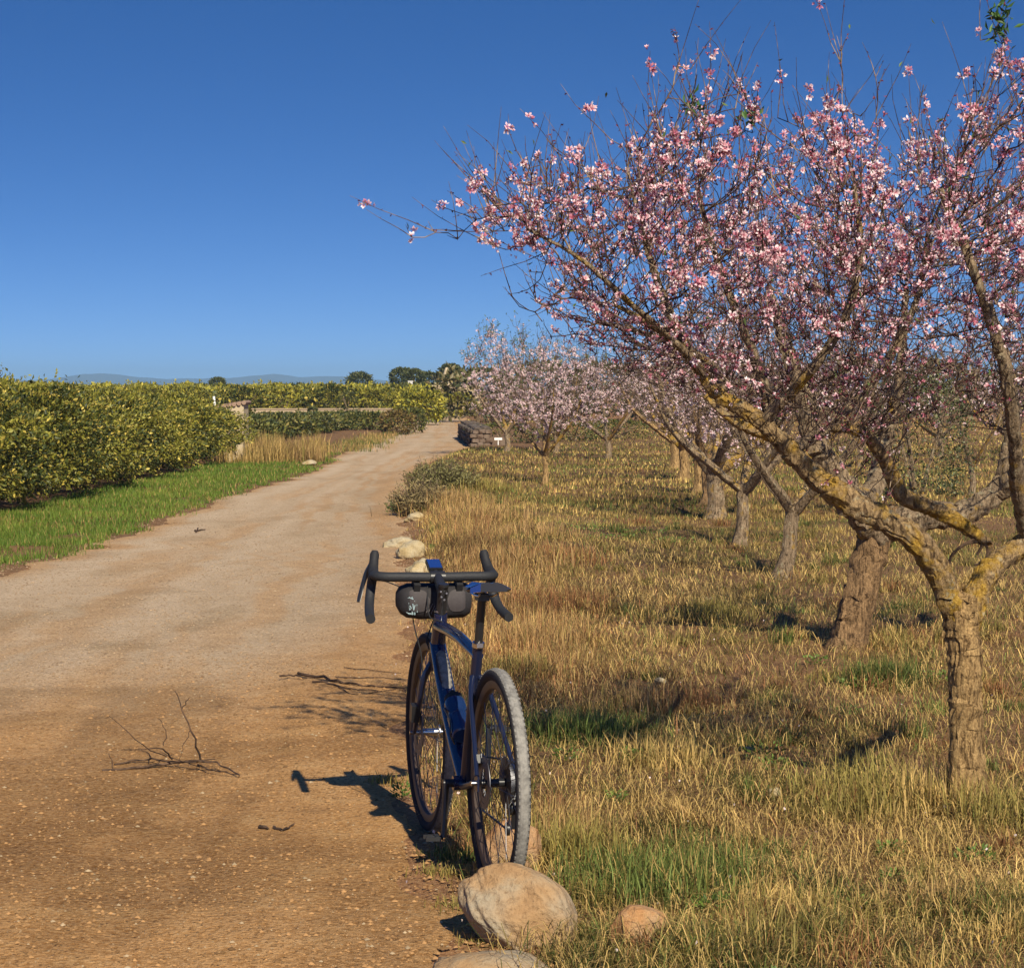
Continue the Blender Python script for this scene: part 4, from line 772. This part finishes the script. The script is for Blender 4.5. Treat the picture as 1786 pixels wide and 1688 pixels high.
# verge shrub at the road edge, wiry stems and small leaves
def herb(label, px, py, w, h, n, seed, C):
    gx, gy = gpt(px, py); rng = np.random.default_rng(seed); root = thing('verge_shrub', label, 'shrub', (gx, gy, zone(gx, gy)), 0, None)
    a = rng.random(n)*6.28; q = rng.random(n)**.5; A = np.stack([np.cos(a)*q*w*.3, np.sin(a)*q*w*.3, 0*a], 1); B = np.stack([np.cos(a)*q*w*.5, np.sin(a)*q*w*.5, h*(.35+.85*rng.random(n)**1.3)*(1.1-.55*q**2)], 1)+rng.normal(0, .07, (n, 3))*[1, 1, .5]
    V, F = prisms(A, B, np.full(n, .005), np.full(n, .002)); link('stems', fast_mesh('stems', V, F, M['twig']), root)['kind'] = 'stuff'
    m_ = n*12; i = rng.integers(0, n, m_); t = (.3+.7*rng.random(m_))[:, None]; P = A[i]*(1-t)+B[i]*t+rng.normal(0, .02, (m_, 3)); Cc = C*(.5+rng.random((m_, 1)))
    LV, LF, LC = leaves(P, rng.normal(size=(m_, 3))+[0, 0, .8], np.full(m_, .05), np.full(m_, .014), Cc, rng); link('foliage', fast_mesh('foliage', LV, LF, M['leaf'], LC), root)['kind'] = 'stuff'
herb('dark green wiry shrub on the right verge of the road', 770, 870, 1.0, .38, 800, 1, np.array([.19, .175, .065]))
herb('greyish dry shrub on the verge, left of the dark green one', 735, 900, .7, .30, 420, 2, np.array([.26, .20, .09]))
herb('low green plant spilling onto the road at the verge', 712, 893, .35, .14, 300, 3, np.array([.11, .15, .04]))
# tall dry grass clump by the left verge
tp = []
for i in range(46):
    x = -4.85+random.random()*2.0-1.1; y = 44+random.random()*7; tp.append(tuft(x, y, 70, .12, .38+.25*random.random(), STRAW*.8 if random.random() < .75 else TAN*.7, .55))
V, F, C = join(tp); tag(link('dry_grass_clump', fast_mesh('dry_grass_clump', V, F, M['grass'], C)), kind='stuff')
tp = []
for i in range(50): tp.append(tuft(-4.4+random.random()*.9-.2, 52+random.random()*22, 60, .3, .16, [TAN, OLIVE, GREEN][i % 3], .6))
V, F, C = join(tp); tag(link('bank_grass', fast_mesh('bank_grass', V, F, M['grass'], C)), kind='stuff')

# ------------------------------------------------------------------ structures far away
hut = thing('irrigation_hut', 'small pale rendered hut with tiled roof at the end of the hedge', 'hut', (-6.45, 50, 0))
mb = MB(); mb.box((0, 0, .5), (.86, .9, 1.0)); mb.add([(-.43,-.45,1),(.43,-.45,1),(.43,-.45,1.17),(-.43,-.45,1.02),(-.43,.45,1),(.43,.45,1),(.43,.45,1.17),(-.43,.45,1.02)], [(0,1,2,3),(5,4,7,6),(1,5,6,2),(3,2,6,7),(4,0,3,7)]); mb.build('wall', M['render_wall'], hut, False)
rm = MB(); rm.tube([(0, -.5, 0), (0, .5, 0)], .05, 8, 0, True, (1, 1)); rmesh = rm.mesh('roof_tile', M['tile'])
for i in range(9): link('roof_tile', rmesh, hut, (-.44+i*.11, 0, 1.05+.0186*i), (0, 0, 0))
mb = MB(); mb.tube([(-.28, 0, 1.1), (-.30, 0, 1.34)], .03, 10); mb.build('vent_pipe', M['white'], hut)
# stone retaining wall along the right road edge
sw = thing('stone_wall', 'dark dry stone wall at the right road edge before the bend', 'wall', (-.95, 57, 0)); mb = MB()
dirw = np.array([-.60, 11.0, 0]); Lw = np.linalg.norm(dirw); dirw /= Lw; nw = np.array([-dirw[1], dirw[0], 0]); ang = math.atan2(dirw[1], dirw[0])
mb.box(dirw*Lw/2+np.array([.20, 0, .19]), (Lw, .36, .40), 0, (0, 0, ang)); mb.build('core', M['stone_dark'], sw, False)
def stone_mesh(sd):
    r = np.random.default_rng(sd); bm = bmesh.new(); bmesh.ops.create_cube(bm, size=1)
    bmesh.ops.bevel(bm, geom=bm.edges[:], offset=.16, segments=1, affect='EDGES')
    for v in bm.verts: v.co += Vector(r.normal(0, .04, 3))
    me = bpy.data.meshes.new('stone'); bm.to_mesh(me); bm.free(); return me
smd = [stone_mesh(i) for i in range(5)]
for me in smd: me.materials.append(M['stone_dark'])
smt = [stone_mesh(i+9) for i in range(4)]
for me in smt: me.materials.append(M['stone_tan'])
for c in range(4):
    d = random.random()*.3
    while d < Lw-1:
        l = .22+.3*random.random(); p = dirw*(d+l/2)+nw*(.04+random.uniform(-.03, .03))+np.array([0, 0, .06+.112*c+random.uniform(-.012, .012)]); o = link('stone', random.choice(smd), sw, p, (0, 0, ang+random.uniform(-.08, .08))); o.scale = (l*.98, .2, .10+.03*random.random()); d += l
d = 0
while d < Lw-.5:
    l = .25+.25*random.random()
    for xx in (.09, .29): o = link('stone', random.choice(smd), sw, dirw*(d+l/2)+np.array([xx, random.uniform(-.05, .05), .45+random.uniform(-.02, .02)]), (random.uniform(-.1, .1), random.uniform(-.1, .1), ang+random.uniform(-.2, .2))); o.scale = (l*1.0, .23, .09+.06*random.random())
    d += l
for i in range(3):
    for c in range(4): o = link('stone', random.choice(smt), sw, (.0+i*.17-.04+.05*(c % 2), -.10, .06+.112*c+random.uniform(-.01, .01)), (0, random.uniform(-.08, .08), random.uniform(-.1, .1))); o.scale = (.15+.06*random.random(), .2, .10+.03*random.random())
mb = MB(); mb.box((.62, .1, .13), (.5, .3, .28)); mb.build('return_wall', M['stone_tan'], sw, False)
mb = MB(); mb.box((0, 0, -.08), (.20, .03, .06)); mb.box((0, .02, -.18), (.025, .03, .16)); o = mb.build('sign_plate', M['white'], None, False, at(869, 760, 56.5)); tag(o, 'small white plate beside the end of the stone wall', 'sign')
# pale long wall in front of the far orchard
fw = thing('field_wall', 'long low pale wall in front of the far citrus orchard', 'wall', (-10.4, 121, 0)); mb = MB(); mb.box((0, 0, .16), (7.6, .3, .36), 0, (0, 0, R(6))); mb.build('wall_body', M['wall_far'], fw, False); mb = MB(); mb.box((0, 0, .36), (7.7, .4, .05), 0, (0, 0, R(6))); mb.build('coping', M['wall_far'], fw, False)
for j, (px, w, lb) in enumerate([(545, .5, 'small dark bush growing against the low pale wall'), (608, 1.1, 'taller dark bush in front of the low pale wall')]): bush('wall_bush', lb, at(px, 715, 116)[0], 116, (w, .8, [.5, 1.3][j]), 700, .1, 180+j, DRK, None)
bw = thing('farm_wall', 'pale tan farm boundary wall beyond the road bend', 'wall', (-4.0, 160, 0)); mb = MB(); mb.box((0, 0, .8), (3.6, .4, 1.6)); mb.build('wall_body', M['wall_far'], bw, False); mb = MB(); mb.box((0, 0, 1.64), (3.7, .5, .08)); mb.build('coping', M['render_wall'], bw, False)
mb = MB(); mb.lathe([(0, .01), (0, .45), (.25, .42), (1.1, .16), (1.25, .10), (1.28, .005)], 12, 0, 'z'); o = mb.build('stone_cairn', M['render_wall'], None, True, (at(778, 668, 158.5)[0], 160, 1.69)); tag(o, 'pointed cream chimney like cone on the farm wall', 'chimney')
mb = MB(); mb.box((0, 0, .95), (.28, .28, 1.9)); mb.box((0, 0, 1.93), (.36, .36, .06)); o = mb.build('gate_pillar', M['white'], None, False, (at(716, 665, 150)[0], 150, 0)); tag(o, 'white square pillar at the right end of the far orchard', 'pillar')
TG = (np.array([.045, .06, .022]), np.array([.10, .11, .03]), np.array([.15, .15, .05]))
def round_tree(label, px, topy, Y, w, seed, name='far_tree'):
    zt = at(px, topy, Y)[2]; x = at(px, topy, Y)[0]; h = w*.85; rng = np.random.default_rng(seed)
    root = thing(name, label, 'tree', (x, Y, 0), 0, 'dark round trees on the horizon'); P, D, C, r2 = bush_mesh('c', 2600, .2, seed, TG); P = P*[w/2, w/2, h/2]; P[:, 2] += zt-h*.5
    L = np.full(len(P), w*.09); V, F, Cc = leaves(P, D, L, L*.6, C, r2); link('crown', fast_mesh('crown', V, F, M['leaf'], Cc), root)['kind'] = 'stuff'
    mb = MB(); mb.tube([(0, 0, 0), (.05, 0, zt*.5), (0, 0, zt-h*.4)], [.14, .11, .07], 7); mb.build('trunk', M['bark_grey'], root)
for a in [('round dark tree alone on the horizon above the far orchard', 627, 651, 230, 2.7, 201), ('small round dark tree on the horizon above the near hedge', 379, 659, 230, 1.7, 202), ('tiny dark tree on the horizon, left neighbour of the small round one', 342, 670, 240, 1.2, 203), ('dark tree left in the horizon clump', 700, 642, 210, 2.2, 204), ('dark tree second in the horizon clump', 722, 645, 205, 2.2, 205), ('lower dark tree right in the horizon clump', 748, 650, 215, 2.2, 206), ('tall dark tree behind the cream cone', 785, 636, 200, 2.1, 207), ('dark tree behind the lone almond crown', 805, 650, 205, 1.8, 208)]: round_tree(*a)

# ------------------------------------------------------------------ mountains and haze
mxs = np.linspace(-2200, 2200, 240); mys = np.linspace(5600, 7400, 30); prof = [(-300, 663), (0, 661), (60, 665), (110, 662), (150, 655), (185, 654), (215, 658), (250, 662), (330, 663), (400, 662), (440, 658), (480, 656), (520, 660), (600, 659), (650, 664), (760, 670), (900, 668), (1200, 664), (1600, 668), (2200, 670)]
px_ = [893+x/6400*F_PX for x in mxs]; hgt = np.array([H+(679-np.interp(p, [q[0] for q in prof], [q[1] for q in prof]))*6400/F_PX for p in px_])
def zm(X, Y):
    hh = np.interp(X, mxs, hgt)+(fbm(X*.02, Y*.01, 1, 4, 1)-.5)*6; t = np.clip(1-np.abs((Y-6400)/850), 0, 1)
    return hh*t**.8*(.85+.3*fbm(X*.006, Y*.006, 1, 4, 2))-3
mm = plain('mountain_scrub', (.06, .07, .05), .95, 0, .1, .004, .4)
tag(link('mountains', grid_mesh('mountains', mxs, mys, zm, mm)), kind='structure')
hz, nt, b = mat('haze_air'); nt.nodes.remove(b); pv = N(nt, 'ShaderNodeVolumePrincipled'); pv.inputs['Color'].default_value = (.42, .70, 1, 1); pv.inputs['Density'].default_value = .00021; pv.inputs['Anisotropy'].default_value = .0
nt.links.new(pv.outputs[0], nt.nodes['Material Output'].inputs['Volume'])
mb = MB(); mb.box((0, 3700, 30), (9000, 8200, 66)); o = mb.build('haze', hz, None, False); tag(o, kind='stuff')

# ------------------------------------------------------------------ the bicycle
yaw = math.atan2(.971, -.238); rx, ry_ = -.049, 6.70
bike = thing('bicycle', 'dark blue gravel bicycle with drop bars standing on the verge', 'bicycle'); bike.location = (rx, ry_, zone(rx, ry_)-.004); bike.rotation_euler = Euler((R(.7), 0, yaw), 'XYZ')
RW = .35; WB = 1.02
hubR = np.array([0, 0, RW]); hubF = np.array([WB, 0, RW]); BB = np.array([.43, 0, .275])
def spoke_mesh():
    mb = MB(); mb.tube([(0, 0, .022), (0, 0, .300)], .0013, 5); return mb.mesh('spoke', M['steel'])
SPK = spoke_mesh()
def wheel(c, rear):
    w = link('wheel', None, bike, c)
    mb = MB(); n = 72; k = 14; V = []
    for i in range(n):
        a = 2*math.pi*i/n
        for j in range(k):
            t = 2*math.pi*j/k; rr = .3285+.0215*math.cos(t); V.append((rr*math.cos(a), .0225*math.sin(t), rr*math.sin(a)))
    mb.add(V, [(i*k+j, i*k+(j+1) % k, ((i+1) % n)*k+(j+1) % k, ((i+1) % n)*k+j) for i in range(n) for j in range(k)])
    # tread blocks
    for i in range(110):
        a = 2*math.pi*i/110
        for (yy, ro) in ((-.014, .3440), (0, .3487), (.014, .3440)):
            aa = a+(0 if yy else .03); mb.box((ro*math.cos(aa), yy, ro*math.sin(aa)), (.0028, .0075, .010), 0, (0, -aa, 0))
    mb.build('tyre', M['tyre'], w)
    mb = MB(); mb.lathe([(-.013, .314), (-.014, .300), (-.010, .287), (0, .283), (.010, .287), (.014, .300), (.013, .314), (-.013, .314)], 72); mb.build('rim', M['rim'], w)
    mb = MB(); mb.lathe([(-.05, .0), (-.05, .008), (-.034, .009), (-.034, .026), (-.030, .026), (-.028, .013), (.028, .013), (.03, .026), (.034, .026), (.034, .009), (.05, .008), (.05, 0)], 20)
    mb.build('hub', M['black' if rear else 'silver'], w)
    for i in range(28):
        a = 2*math.pi*i/28; s = 1 if i % 2 else -1; o = link('spoke', SPK, w, (0, s*.026, 0), (math.atan2(s*.026, .3), a, 0))
    mb = MB(); mb.lathe([(.040, .045), (.042, .045), (.042, .062), (.040, .062), (.040, .045)], 32)
    mb.lathe([(.040, .064), (.042, .064), (.042, .08), (.040, .08), (.040, .064)], 40)
    for i in range(6): a = i*1.047; mb.box((.06*math.cos(a), .041, .06*math.sin(a)), (.07, .002, .006), 0, (0, -a, 0))
    mb.build('disc_rotor', M['steel'], w)
    if rear:
        mb = MB()
        for i in range(11):
            r_ = .028+.0052*i; y = -.060+.0034*i; mb.lathe([(y, .015), (y, r_), (y+.0018, r_), (y+.0018, .015)], 30)
            for j in range(10+i*2): a = 2*math.pi*j/(10+i*2); mb.box((r_*math.cos(a), y+.0009, r_*math.sin(a)), (.006, .0017, .004), 0, (0, -a, 0))
        mb.build('cassette', M['steel'], w)
    return w
wheel(hubR, True); wheel(hubF, False)
ST = np.array([.285, 0, .735]); HT = np.array([.86, 0, .775]); HB = np.array([.915, 0, .635])
mb = MB()
mb.tube([HB+[.006, 0, -.01], HB, HT, HT+[-.004, 0, .01]], [.024, .026, .024, .022], 16)
mb.tube(resample([HB+[-.005, 0, .04], (BB+HB)/2+[0, 0, .0], BB], 8), [.027, .029, .030, .030, .030, .030, .029, .027], 16, 0, True, (1.05, .95))
mb.tube(resample([HT+[0, 0, -.035], (HT+ST)/2+[0, 0, -.02], ST+[0, 0, -.03]], 8), np.linspace(.024, .017, 8), 16, 0, True, (1.1, .85))
mb.tube([BB, ST], [.022, .017], 14, 1)
mb.tube([BB+[0, -.045, 0], BB+[0, .045, 0]], .024, 16)
for s in (-1, 1):
    mb.tube(resample([BB+[-.02, s*.02, 0], BB+[-.12, s*.034, .01], hubR+[.02, s*.062, .0]], 8), np.linspace(.013, .009, 8), 10, 1)
    mb.tube(resample([ST+[.02, s*.012, -.10], ST+[-.06, s*.033, -.16], hubR+[.01, s*.062, .02]], 8), np.linspace(.010, .007, 8), 10, 1)
    mb.box(hubR+[0, s*.064, .0], (.04, .006, .045), 1)
mb.build('frame', [M['frame'], M['fork']], bike)
mb = MB(); mb.tube([HB+[0, 0, .005], HB+[.014, 0, -.05]], [.027, .03], 16)
for s in (-1, 1): mb.tube(resample([HB+[.008, s*.016, -.03], HB+[.022, s*.042, -.09], HB+[.06, s*.05, -.19], hubF+[0, s*.055, 0]], 12), np.linspace(.017, .009, 12), 10, 0, True, (1.2, .8))
mb.build('fork', M['fork'], bike)
# seatpost, clamp, saddle
SPt = ST+(ST-BB)/np.linalg.norm(ST-BB)*.165
mb = MB(); mb.tube([ST+[.004, 0, -.02], SPt], .0137, 16); mb.box(SPt+[.0, 0, .005], (.055, .036, .022)); mb.build('seatpost', M['black'], bike)
mb = MB(); mb.tube([ST+(ST-BB)*.0, ST+(ST-BB)*.03], .0195, 16); mb.box(ST+[-.022, 0, .006], (.014, .02, .014)); mb.build('seat_clamp', M['silver'], bike)
sx = np.linspace(-.13, .14, 16); V = []; cx = SPt[0]; cz = SPt[2]+.045
for x in sx:
    t = (x+.13)/.27; hw = .073*(1-.75*float(sstep(.15, .75, t)))*(.75+.25*float(sstep(0, .12, t))); zc = cz+.014*(1-t)**2-.006*t
    for a in np.linspace(-1, 1, 13): V.append((cx+x, a*hw, zc+.004-.022*abs(a)**2.6-.006*(t > .95)-(.005 if abs(a) < .15 else 0)))
    for a in np.linspace(1, -1, 7): V.append((cx+x, a*hw*.86, zc-.026))
k = 20; F = [(i*k+j, i*k+(j+1) % k, (i+1)*k+(j+1) % k, (i+1)*k+j) for i in range(15) for j in range(k)]+[tuple(range(k-1, -1, -1)), tuple(range(15*k, 16*k))]
mb = MB(); mb.add(V, F); sad = mb.build('saddle', plain('black_saddle', (.02, .021, .028), .32, 0, .6, 60, .2), bike)
mb = MB()
for s in (-1, 1): mb.tube(resample([(cx-.09, s*.03, cz-.022), (cx-.05, s*.022, SPt[2]+.012), (cx+.05, s*.022, SPt[2]+.012), (cx+.11, s*.01, cz-.025)], 10), .0036, 8)
mb.build('saddle_rail', M['silver'], sad)
mb = MB(); mb.add([(cx-.128, .035, cz+.0155), (cx-.128, .068, cz+.002), (cx-.06, .070, cz-.002), (cx-.05, .045, cz+.012)], [(0, 1, 2, 3)]); mb.add([(cx-.130, .035, cz-.012), (cx-.130, .068, cz-.016), (cx-.131, .068, cz+.000), (cx-.131, .035, cz+.014)], [(0, 1, 2, 3)]); mb.build('saddle_sky_reflection', M['blue_gloss'], sad, False)  # sky reflection on the saddle side, painted as blue faces
# stem and bars
SM = HT+(HT-HB)/np.linalg.norm(HT-HB)*.088; BC = SM+np.array([.095, 0, .045])
mb = MB(); mb.tube([HT+[0, 0, -.005], SM+[-.006, 0, .025]], .0175, 16); mb.tube([SM+[-.005, 0, .0], BC+[-.01, 0, 0]], [.019, .017], 14); mb.tube([BC+[0, -.026, 0], BC+[0, .026, 0]], .0215, 16)
mb.tube([SM+[-.012, 0, .022], SM+[-.014, 0, .032]], .018, 16); mb.build('stem', M['black'], bike)
mb = MB()
for dy, dz in ((-.008, .0), (.010, -.012), (.0, -.022), (.012, .006)): mb.lathe([(-.0, 0), (-.0, .0035), (.004, .0035), (.004, 0)], 8, 0, 'x', SM+[-.026, dy, dz])
mb.lathe([(0, .021), (0, .023), (.006, .023), (.006, .021)], 20, 0, 'z', HT+[0, 0, .012]); mb.build('stem_bolts', M['silver'], bike)
hb = []
for s in (-1, 1):
    P = [BC, BC+[0, s*.10, .002], BC+[.005, s*.170, .002], BC+[.03, s*.206, .003], BC+[.075, s*.211, .0], BC+[.098, s*.213, -.035], BC+[.075, s*.223, -.085], BC+[.02, s*.233, -.118], BC+[-.055, s*.242, -.135]]
    hb.append(resample(P, 34))
path = np.concatenate([hb[0][::-1], hb[1][1:]]); mb = MB(); mb.tube(path, .0165, 14, 0, True)
mb.build('handlebar', M['tape'], bike)
for s in (-1, 1):
    mb = MB(); mb.tube(resample([BC+[.055, s*.209, .0], BC+[.095, s*.207, .012], BC+[.125, s*.200, .045], BC+[.138, s*.194, .082]], 12), [.018, .019, .0195, .019, .018, .0175, .017, .0165, .016, .0165, .016, .011], 14, 0, True, (1, 1.15))
    hd = mb.build('brake_hood', M['rubber'], bike)
    mb = MB(); mb.tube(resample([BC+[.128, s*.209, .035], BC+[.150, s*.222, .0], BC+[.148, s*.238, -.05], BC+[.130, s*.252, -.095]], 10), [.010, .010, .010, .010, .009, .008, .008, .008, .008, .006], 8, 0, True, (.6, 1.3)); mb.build('brake_lever', M['black'], hd)
    mb = MB(); mb.tube([BC+[-.055, s*.242, -.135], BC+[-.0585, s*.2425, -.1355]], .0168, 14); mb.build('bar_end_plug', M['rubber'], bike)
mb = MB(); mb.box(BC+[.055, 0, .036], (.07, .05, .014), 0, (0, R(-22), 0)); mb.tube([BC+[0, 0, .0], BC+[.05, 0, .036]], .008, 8); cmpt = mb.build('bike_computer', M['black'], bike, False)
mb = MB(); mb.box(BC+[.052, 0, .0438], (.062, .044, .002), 0, (0, R(-22), 0)); mb.build('screen', M['blue_gloss'], cmpt, False)
# cables
mb = MB()
mb.tube(resample([BC+[.08, .19, -.01], BC+[.09, .09, -.06], HB+[.05, .07, .09], HB+[.03, .05, .0], HB+[.02, .045, -.07]], 20), .0024, 6)
mb.tube(resample([BC+[.08, -.18, -.01], BC+[.1, -.06, -.06], HB+[.06, .02, .06], HB+[.0, .028, .02]], 18), .0024, 6)
mb.tube(resample([BC+[.02, .03, -.03], HT+[.0, .04, .0], HT+[-.05, .0, -.02], (HB+BC)/2*[.93, 0, .9]], 12), .0024, 6)
mb.build('brake_cables', M['rubber'], bike)
# drivetrain
mb = MB(); yk = -.05; mb.lathe([(yk, .06), (yk, .085), (yk-.003, .085), (yk-.003, .06), (yk, .06)], 44)
for j in range(42): a = 2*math.pi*j/42; mb.box((.087*math.cos(a), yk-.0015, .087*math.sin(a)), (.006, .0026, .006), 0, (0, -a, 0))
for j in range(5): a = j*1.2566+.3; mb.box((.04*math.cos(a), yk-.003, .04*math.sin(a)), (.06, .005, .014), 0, (0, -a, 0))
mb.build('chainring', M['steel'], bike, loc=BB)
for s, dr in ((-1, np.array([.02, 0, .172])), (1, np.array([-.02, 0, -.172]))):
    y0 = s*.068; mb = MB(); mb.tube([(0, s*.045, 0), (0, s*.078, 0)], .014, 12); mb.tube(resample([(0, y0, 0), dr*.5+[0, y0+s*.004, 0], dr+[0, y0+s*.010, 0]], 6), [.016, .013, .012, .012, .012, .013], 10, 0, True, (.8, 1.1)); mb.build('crank_arm', M['black'], bike, loc=BB)
    mb = MB(); c = dr+[0, y0+s*.012, 0]; mb.tube([c, c+[0, s*.055, 0]], .007, 10); mb.box(c+[.022, s*.036, 0], (.008, .05, .013)); mb.box(c+[-.022, s*.036, 0], (.008, .05, .013)); mb.box(c+[0, s*.022, 0], (.05, .012, .016)); mb.build('pedal', M['rubber'], bike, loc=BB)
mb = MB()
cr = .089; yc = yk-.002
top = [BB+[math.cos(a)*cr, yc, math.sin(a)*cr] for a in np.linspace(-1.6, 1.75, 14)]; ch = top+[hubR+[.0, -.048, .062], hubR+[-.05, -.048, .04], hubR+[-.062, -.048, 0], hubR+[-.045, -.048, -.045], hubR+[.02, -.048, -.07], hubR+[.035, -.048, -.10], hubR+[.05, -.048, -.165], hubR+[.075, -.05, -.16], top[0]]
mb.tube(resample(ch, 110), .0036, 6, 0, False, (.9, 1)); mb.build('chain', M['steel'], bike)
mb = MB(); mb.box(hubR+[.01, -.062, -.045], (.03, .02, .06), 0, (0, R(20), 0)); mb.tube([hubR+[.025, -.07, -.06], hubR+[.055, -.07, -.155]], .009, 8, 0, True, (1.6, .5))
for c in ([.028, -.048, -.085], [.058, -.048, -.155]): mb.lathe([(-.005, 0), (-.005, .021), (.005, .021), (.005, 0)], 14, 0, 'y', hubR+c)
mb.build('rear_derailleur', M['black'], bike)
mb = MB(); mb.box(hubR+[.0, -.078, -.1], (.022, .008, .022)); mb.tube([hubR+[0, .066, 0], hubR+[0, .082, 0]], .008, 10); mb.tube([hubF+[0, -.072, 0], hubF+[0, .072, 0]], .0065, 10); mb.build('thru_axle', M['silver'], bike)
mb = MB(); mb.box(hubR+[.07, .045, .055], (.05, .018, .028), 0, (0, R(30), 0)); mb.build('brake_caliper', M['black'], bike, False)
mb = MB(); mb.box(hubF+[-.035, .062, .075], (.035, .028, .06), 0, (0, R(-15), 0)); mb.build('brake_caliper', M['black'], bike, False)
# bottle in its cage on the down tube, a thing of its own
dtd = (HB-BB)/np.linalg.norm(HB-BB); dtn = np.array([-dtd[2], 0, dtd[0]]); bc0 = BB+dtd*.14+dtn*.072
mb = MB()
for s in (-1, 1): mb.tube(resample([bc0-dtn*.036+[0, s*.02, 0], bc0+dtd*.01+[0, s*.038, 0], bc0+dtd*.05+dtn*.02+[0, s*.034, 0], bc0+dtd*.13+[0, s*.04, 0], bc0+dtd*.14-dtn*.036+[0, s*.02, 0]], 14), .003, 6)
mb.build('bottle_cage', M['black'], bike)
def bikething(name, label, cat):
    o = thing(name, label, cat); o.location = bike.location; o.rotation_euler = bike.rotation_euler; return o
bt = bikething('water_bottle', 'smoky blue water bottle with black cap on the bicycle down tube', 'bottle')
q = Vector(dtd).to_track_quat('Z', 'Y').to_matrix(); Rm = np.array(q)
def lathe_on(prof, base, n=20):
    V = []; k = len(prof)
    for i in range(n):
        a = 2*math.pi*i/n
        for (h, r_) in prof: V.append(np.array(base)+Rm@np.array([r_*math.cos(a), r_*math.sin(a), h]))
    return V, [(i*k+j, i*k+j+1, ((i+1) % n)*k+j+1, ((i+1) % n)*k+j) for i in range(n) for j in range(k-1)]
mb = MB(); mb.add(*lathe_on([(0, 0), (0, .030), (.005, .035), (.085, .036), (.092, .031), (.108, .031), (.115, .036), (.15, .036), (.163, .029), (.165, 0)], bc0)); mb.build('bottle_body', M['bottle'], bt)
mb = MB(); mb.add(*lathe_on([(.160, .0), (.160, .031), (.178, .031), (.186, .022), (.19, .011), (.205, .011), (.207, 0)], bc0)); mb.build('cap', M['rubber'], bt)
# handlebar bag
bag = bikething('handlebar_bag', 'black barrel bag strapped under the bicycle handlebar', 'bag')
bc1 = BC+np.array([.058, -.004, -.082]); prof = [(-.125, 0), (-.125, .034), (-.119, .055), (-.10, .063), (-.05, .065), (.05, .065), (.10, .061), (.122, .050), (.134, .030), (.137, 0)]
mb = MB(); V = []; n = 28; k = len(prof)
for i in range(n):
    a = 2*math.pi*i/n
    for j, (h, r_) in enumerate(prof):
        sq = 1/max(abs(math.cos(a)), abs(math.sin(a)))**.35; V.append(bc1+np.array([r_*.95*sq*math.cos(a), h, r_*.95*sq*math.sin(a)-.006*(1-(h/.13)**2)+.002*math.sin(h*90+a*3)]))
mb.add(V, [(i*k+j, i*k+j+1, ((i+1) % n)*k+j+1, ((i+1) % n)*k+j) for i in range(n) for j in range(k-1)]); mb.build('bag_body', M['bagcloth'], bag)
for y in (-.075, .075):
    mb = MB(); mb.box(bc1+[-.035, y, .045], (.05, .022, .055), 0, (0, R(-30), 0)); mb.build('strap', M['rubber'], bag)
# printed round logo on the left of the bag back: ring of lettering strokes, and slanted pale strokes
def on_bag(y, t):  # t angle, facing back (towards the camera)
    a = math.pi+t; sq = 1/max(abs(math.cos(a)), abs(math.sin(a)))**.35; r_ = .0655*.95*sq*(1 if abs(y) < .09 else 1-.30*(abs(y)-.09)/.03); return bc1+np.array([r_*math.cos(a), y, r_*math.sin(a)-.006*(1-(y/.13)**2)])
M['bagpanel'] = plain('dark_grey_bag_panel', (.055, .047, .048), .7, 0, .3, 90, .3, .001)
for y0, y1, sd in ((.030, .118, 1), (-.032, -.105, -1)):
    mb = MB(); V = []; nu, nv = 9, 9
    for i in range(nu):
        for j in range(nv):
            u = i/(nu-1); y = y0+(y1-y0)*u; half = .62*math.sqrt(max(0.03, 1-abs(2*u-1)**3)); V.append(on_bag(y, -.08+half*(2*j/(nv-1)-1))+np.array([-.0016, 0, 0]))
    mb.add(V, [(i*nv+j, i*nv+j+1, (i+1)*nv+j+1, (i+1)*nv+j) for i in range(nu-1) for j in range(nv-1)]); mb.build('bag_panel', M['bagpanel'], bag)
mb = MB()
def stroke(pts, w=.0026): mb.tube([on_bag(y, t) for y, t in pts], w, 5)
yl, tl = .100, .24
for y_, a_, b_ in ((.122, -.25, .2), (.114, -.45, .35), (.092, -.5, .5), (.084, -.3, .5), (.076, -.1, .35)): stroke([(y_, a_+.2), (y_-.003, b_+.2)], .0026)
for cdy, pts in enumerate([[(yl+.020, tl-.30), (yl+.012, tl+.30)], [(yl+.012, tl+.30), (yl+.006, tl-.25)], [(yl+.017, tl), (yl+.008, tl)], [(yl+.002, tl-.2), (yl-.001, tl+.25)], [(yl-.001, tl+.25), (yl-.006, tl+.1), (yl-.001, tl-.02)], [(yl-.010, tl-.15), (yl-.014, tl+.2)], [(yl-.014, tl+.2), (yl-.018, tl-.1)], [(yl+.016, tl+.42), (yl+.0, tl+.5), (yl-.014, tl+.42)], [(yl+.014, tl-.42), (yl+.0, tl-.5), (yl-.012, tl-.40)]]): stroke(pts)
mb.build('logo_print', M['teal_print'], bag)
mb = MB()
for i, (y0, y1, t0, t1) in enumerate([(.034, .020, .55, .05), (.024, .012, .6, .15), (.014, -.008, .45, -.05), (.040, .034, .55, .2)]): stroke([(y0, t0), ((y0+y1)/2, (t0+t1)/2), (y1, t1)], .0012)
mb.build('pale_scratch_print', plain('grey_print', (.18, .16, .15), .7), bag)
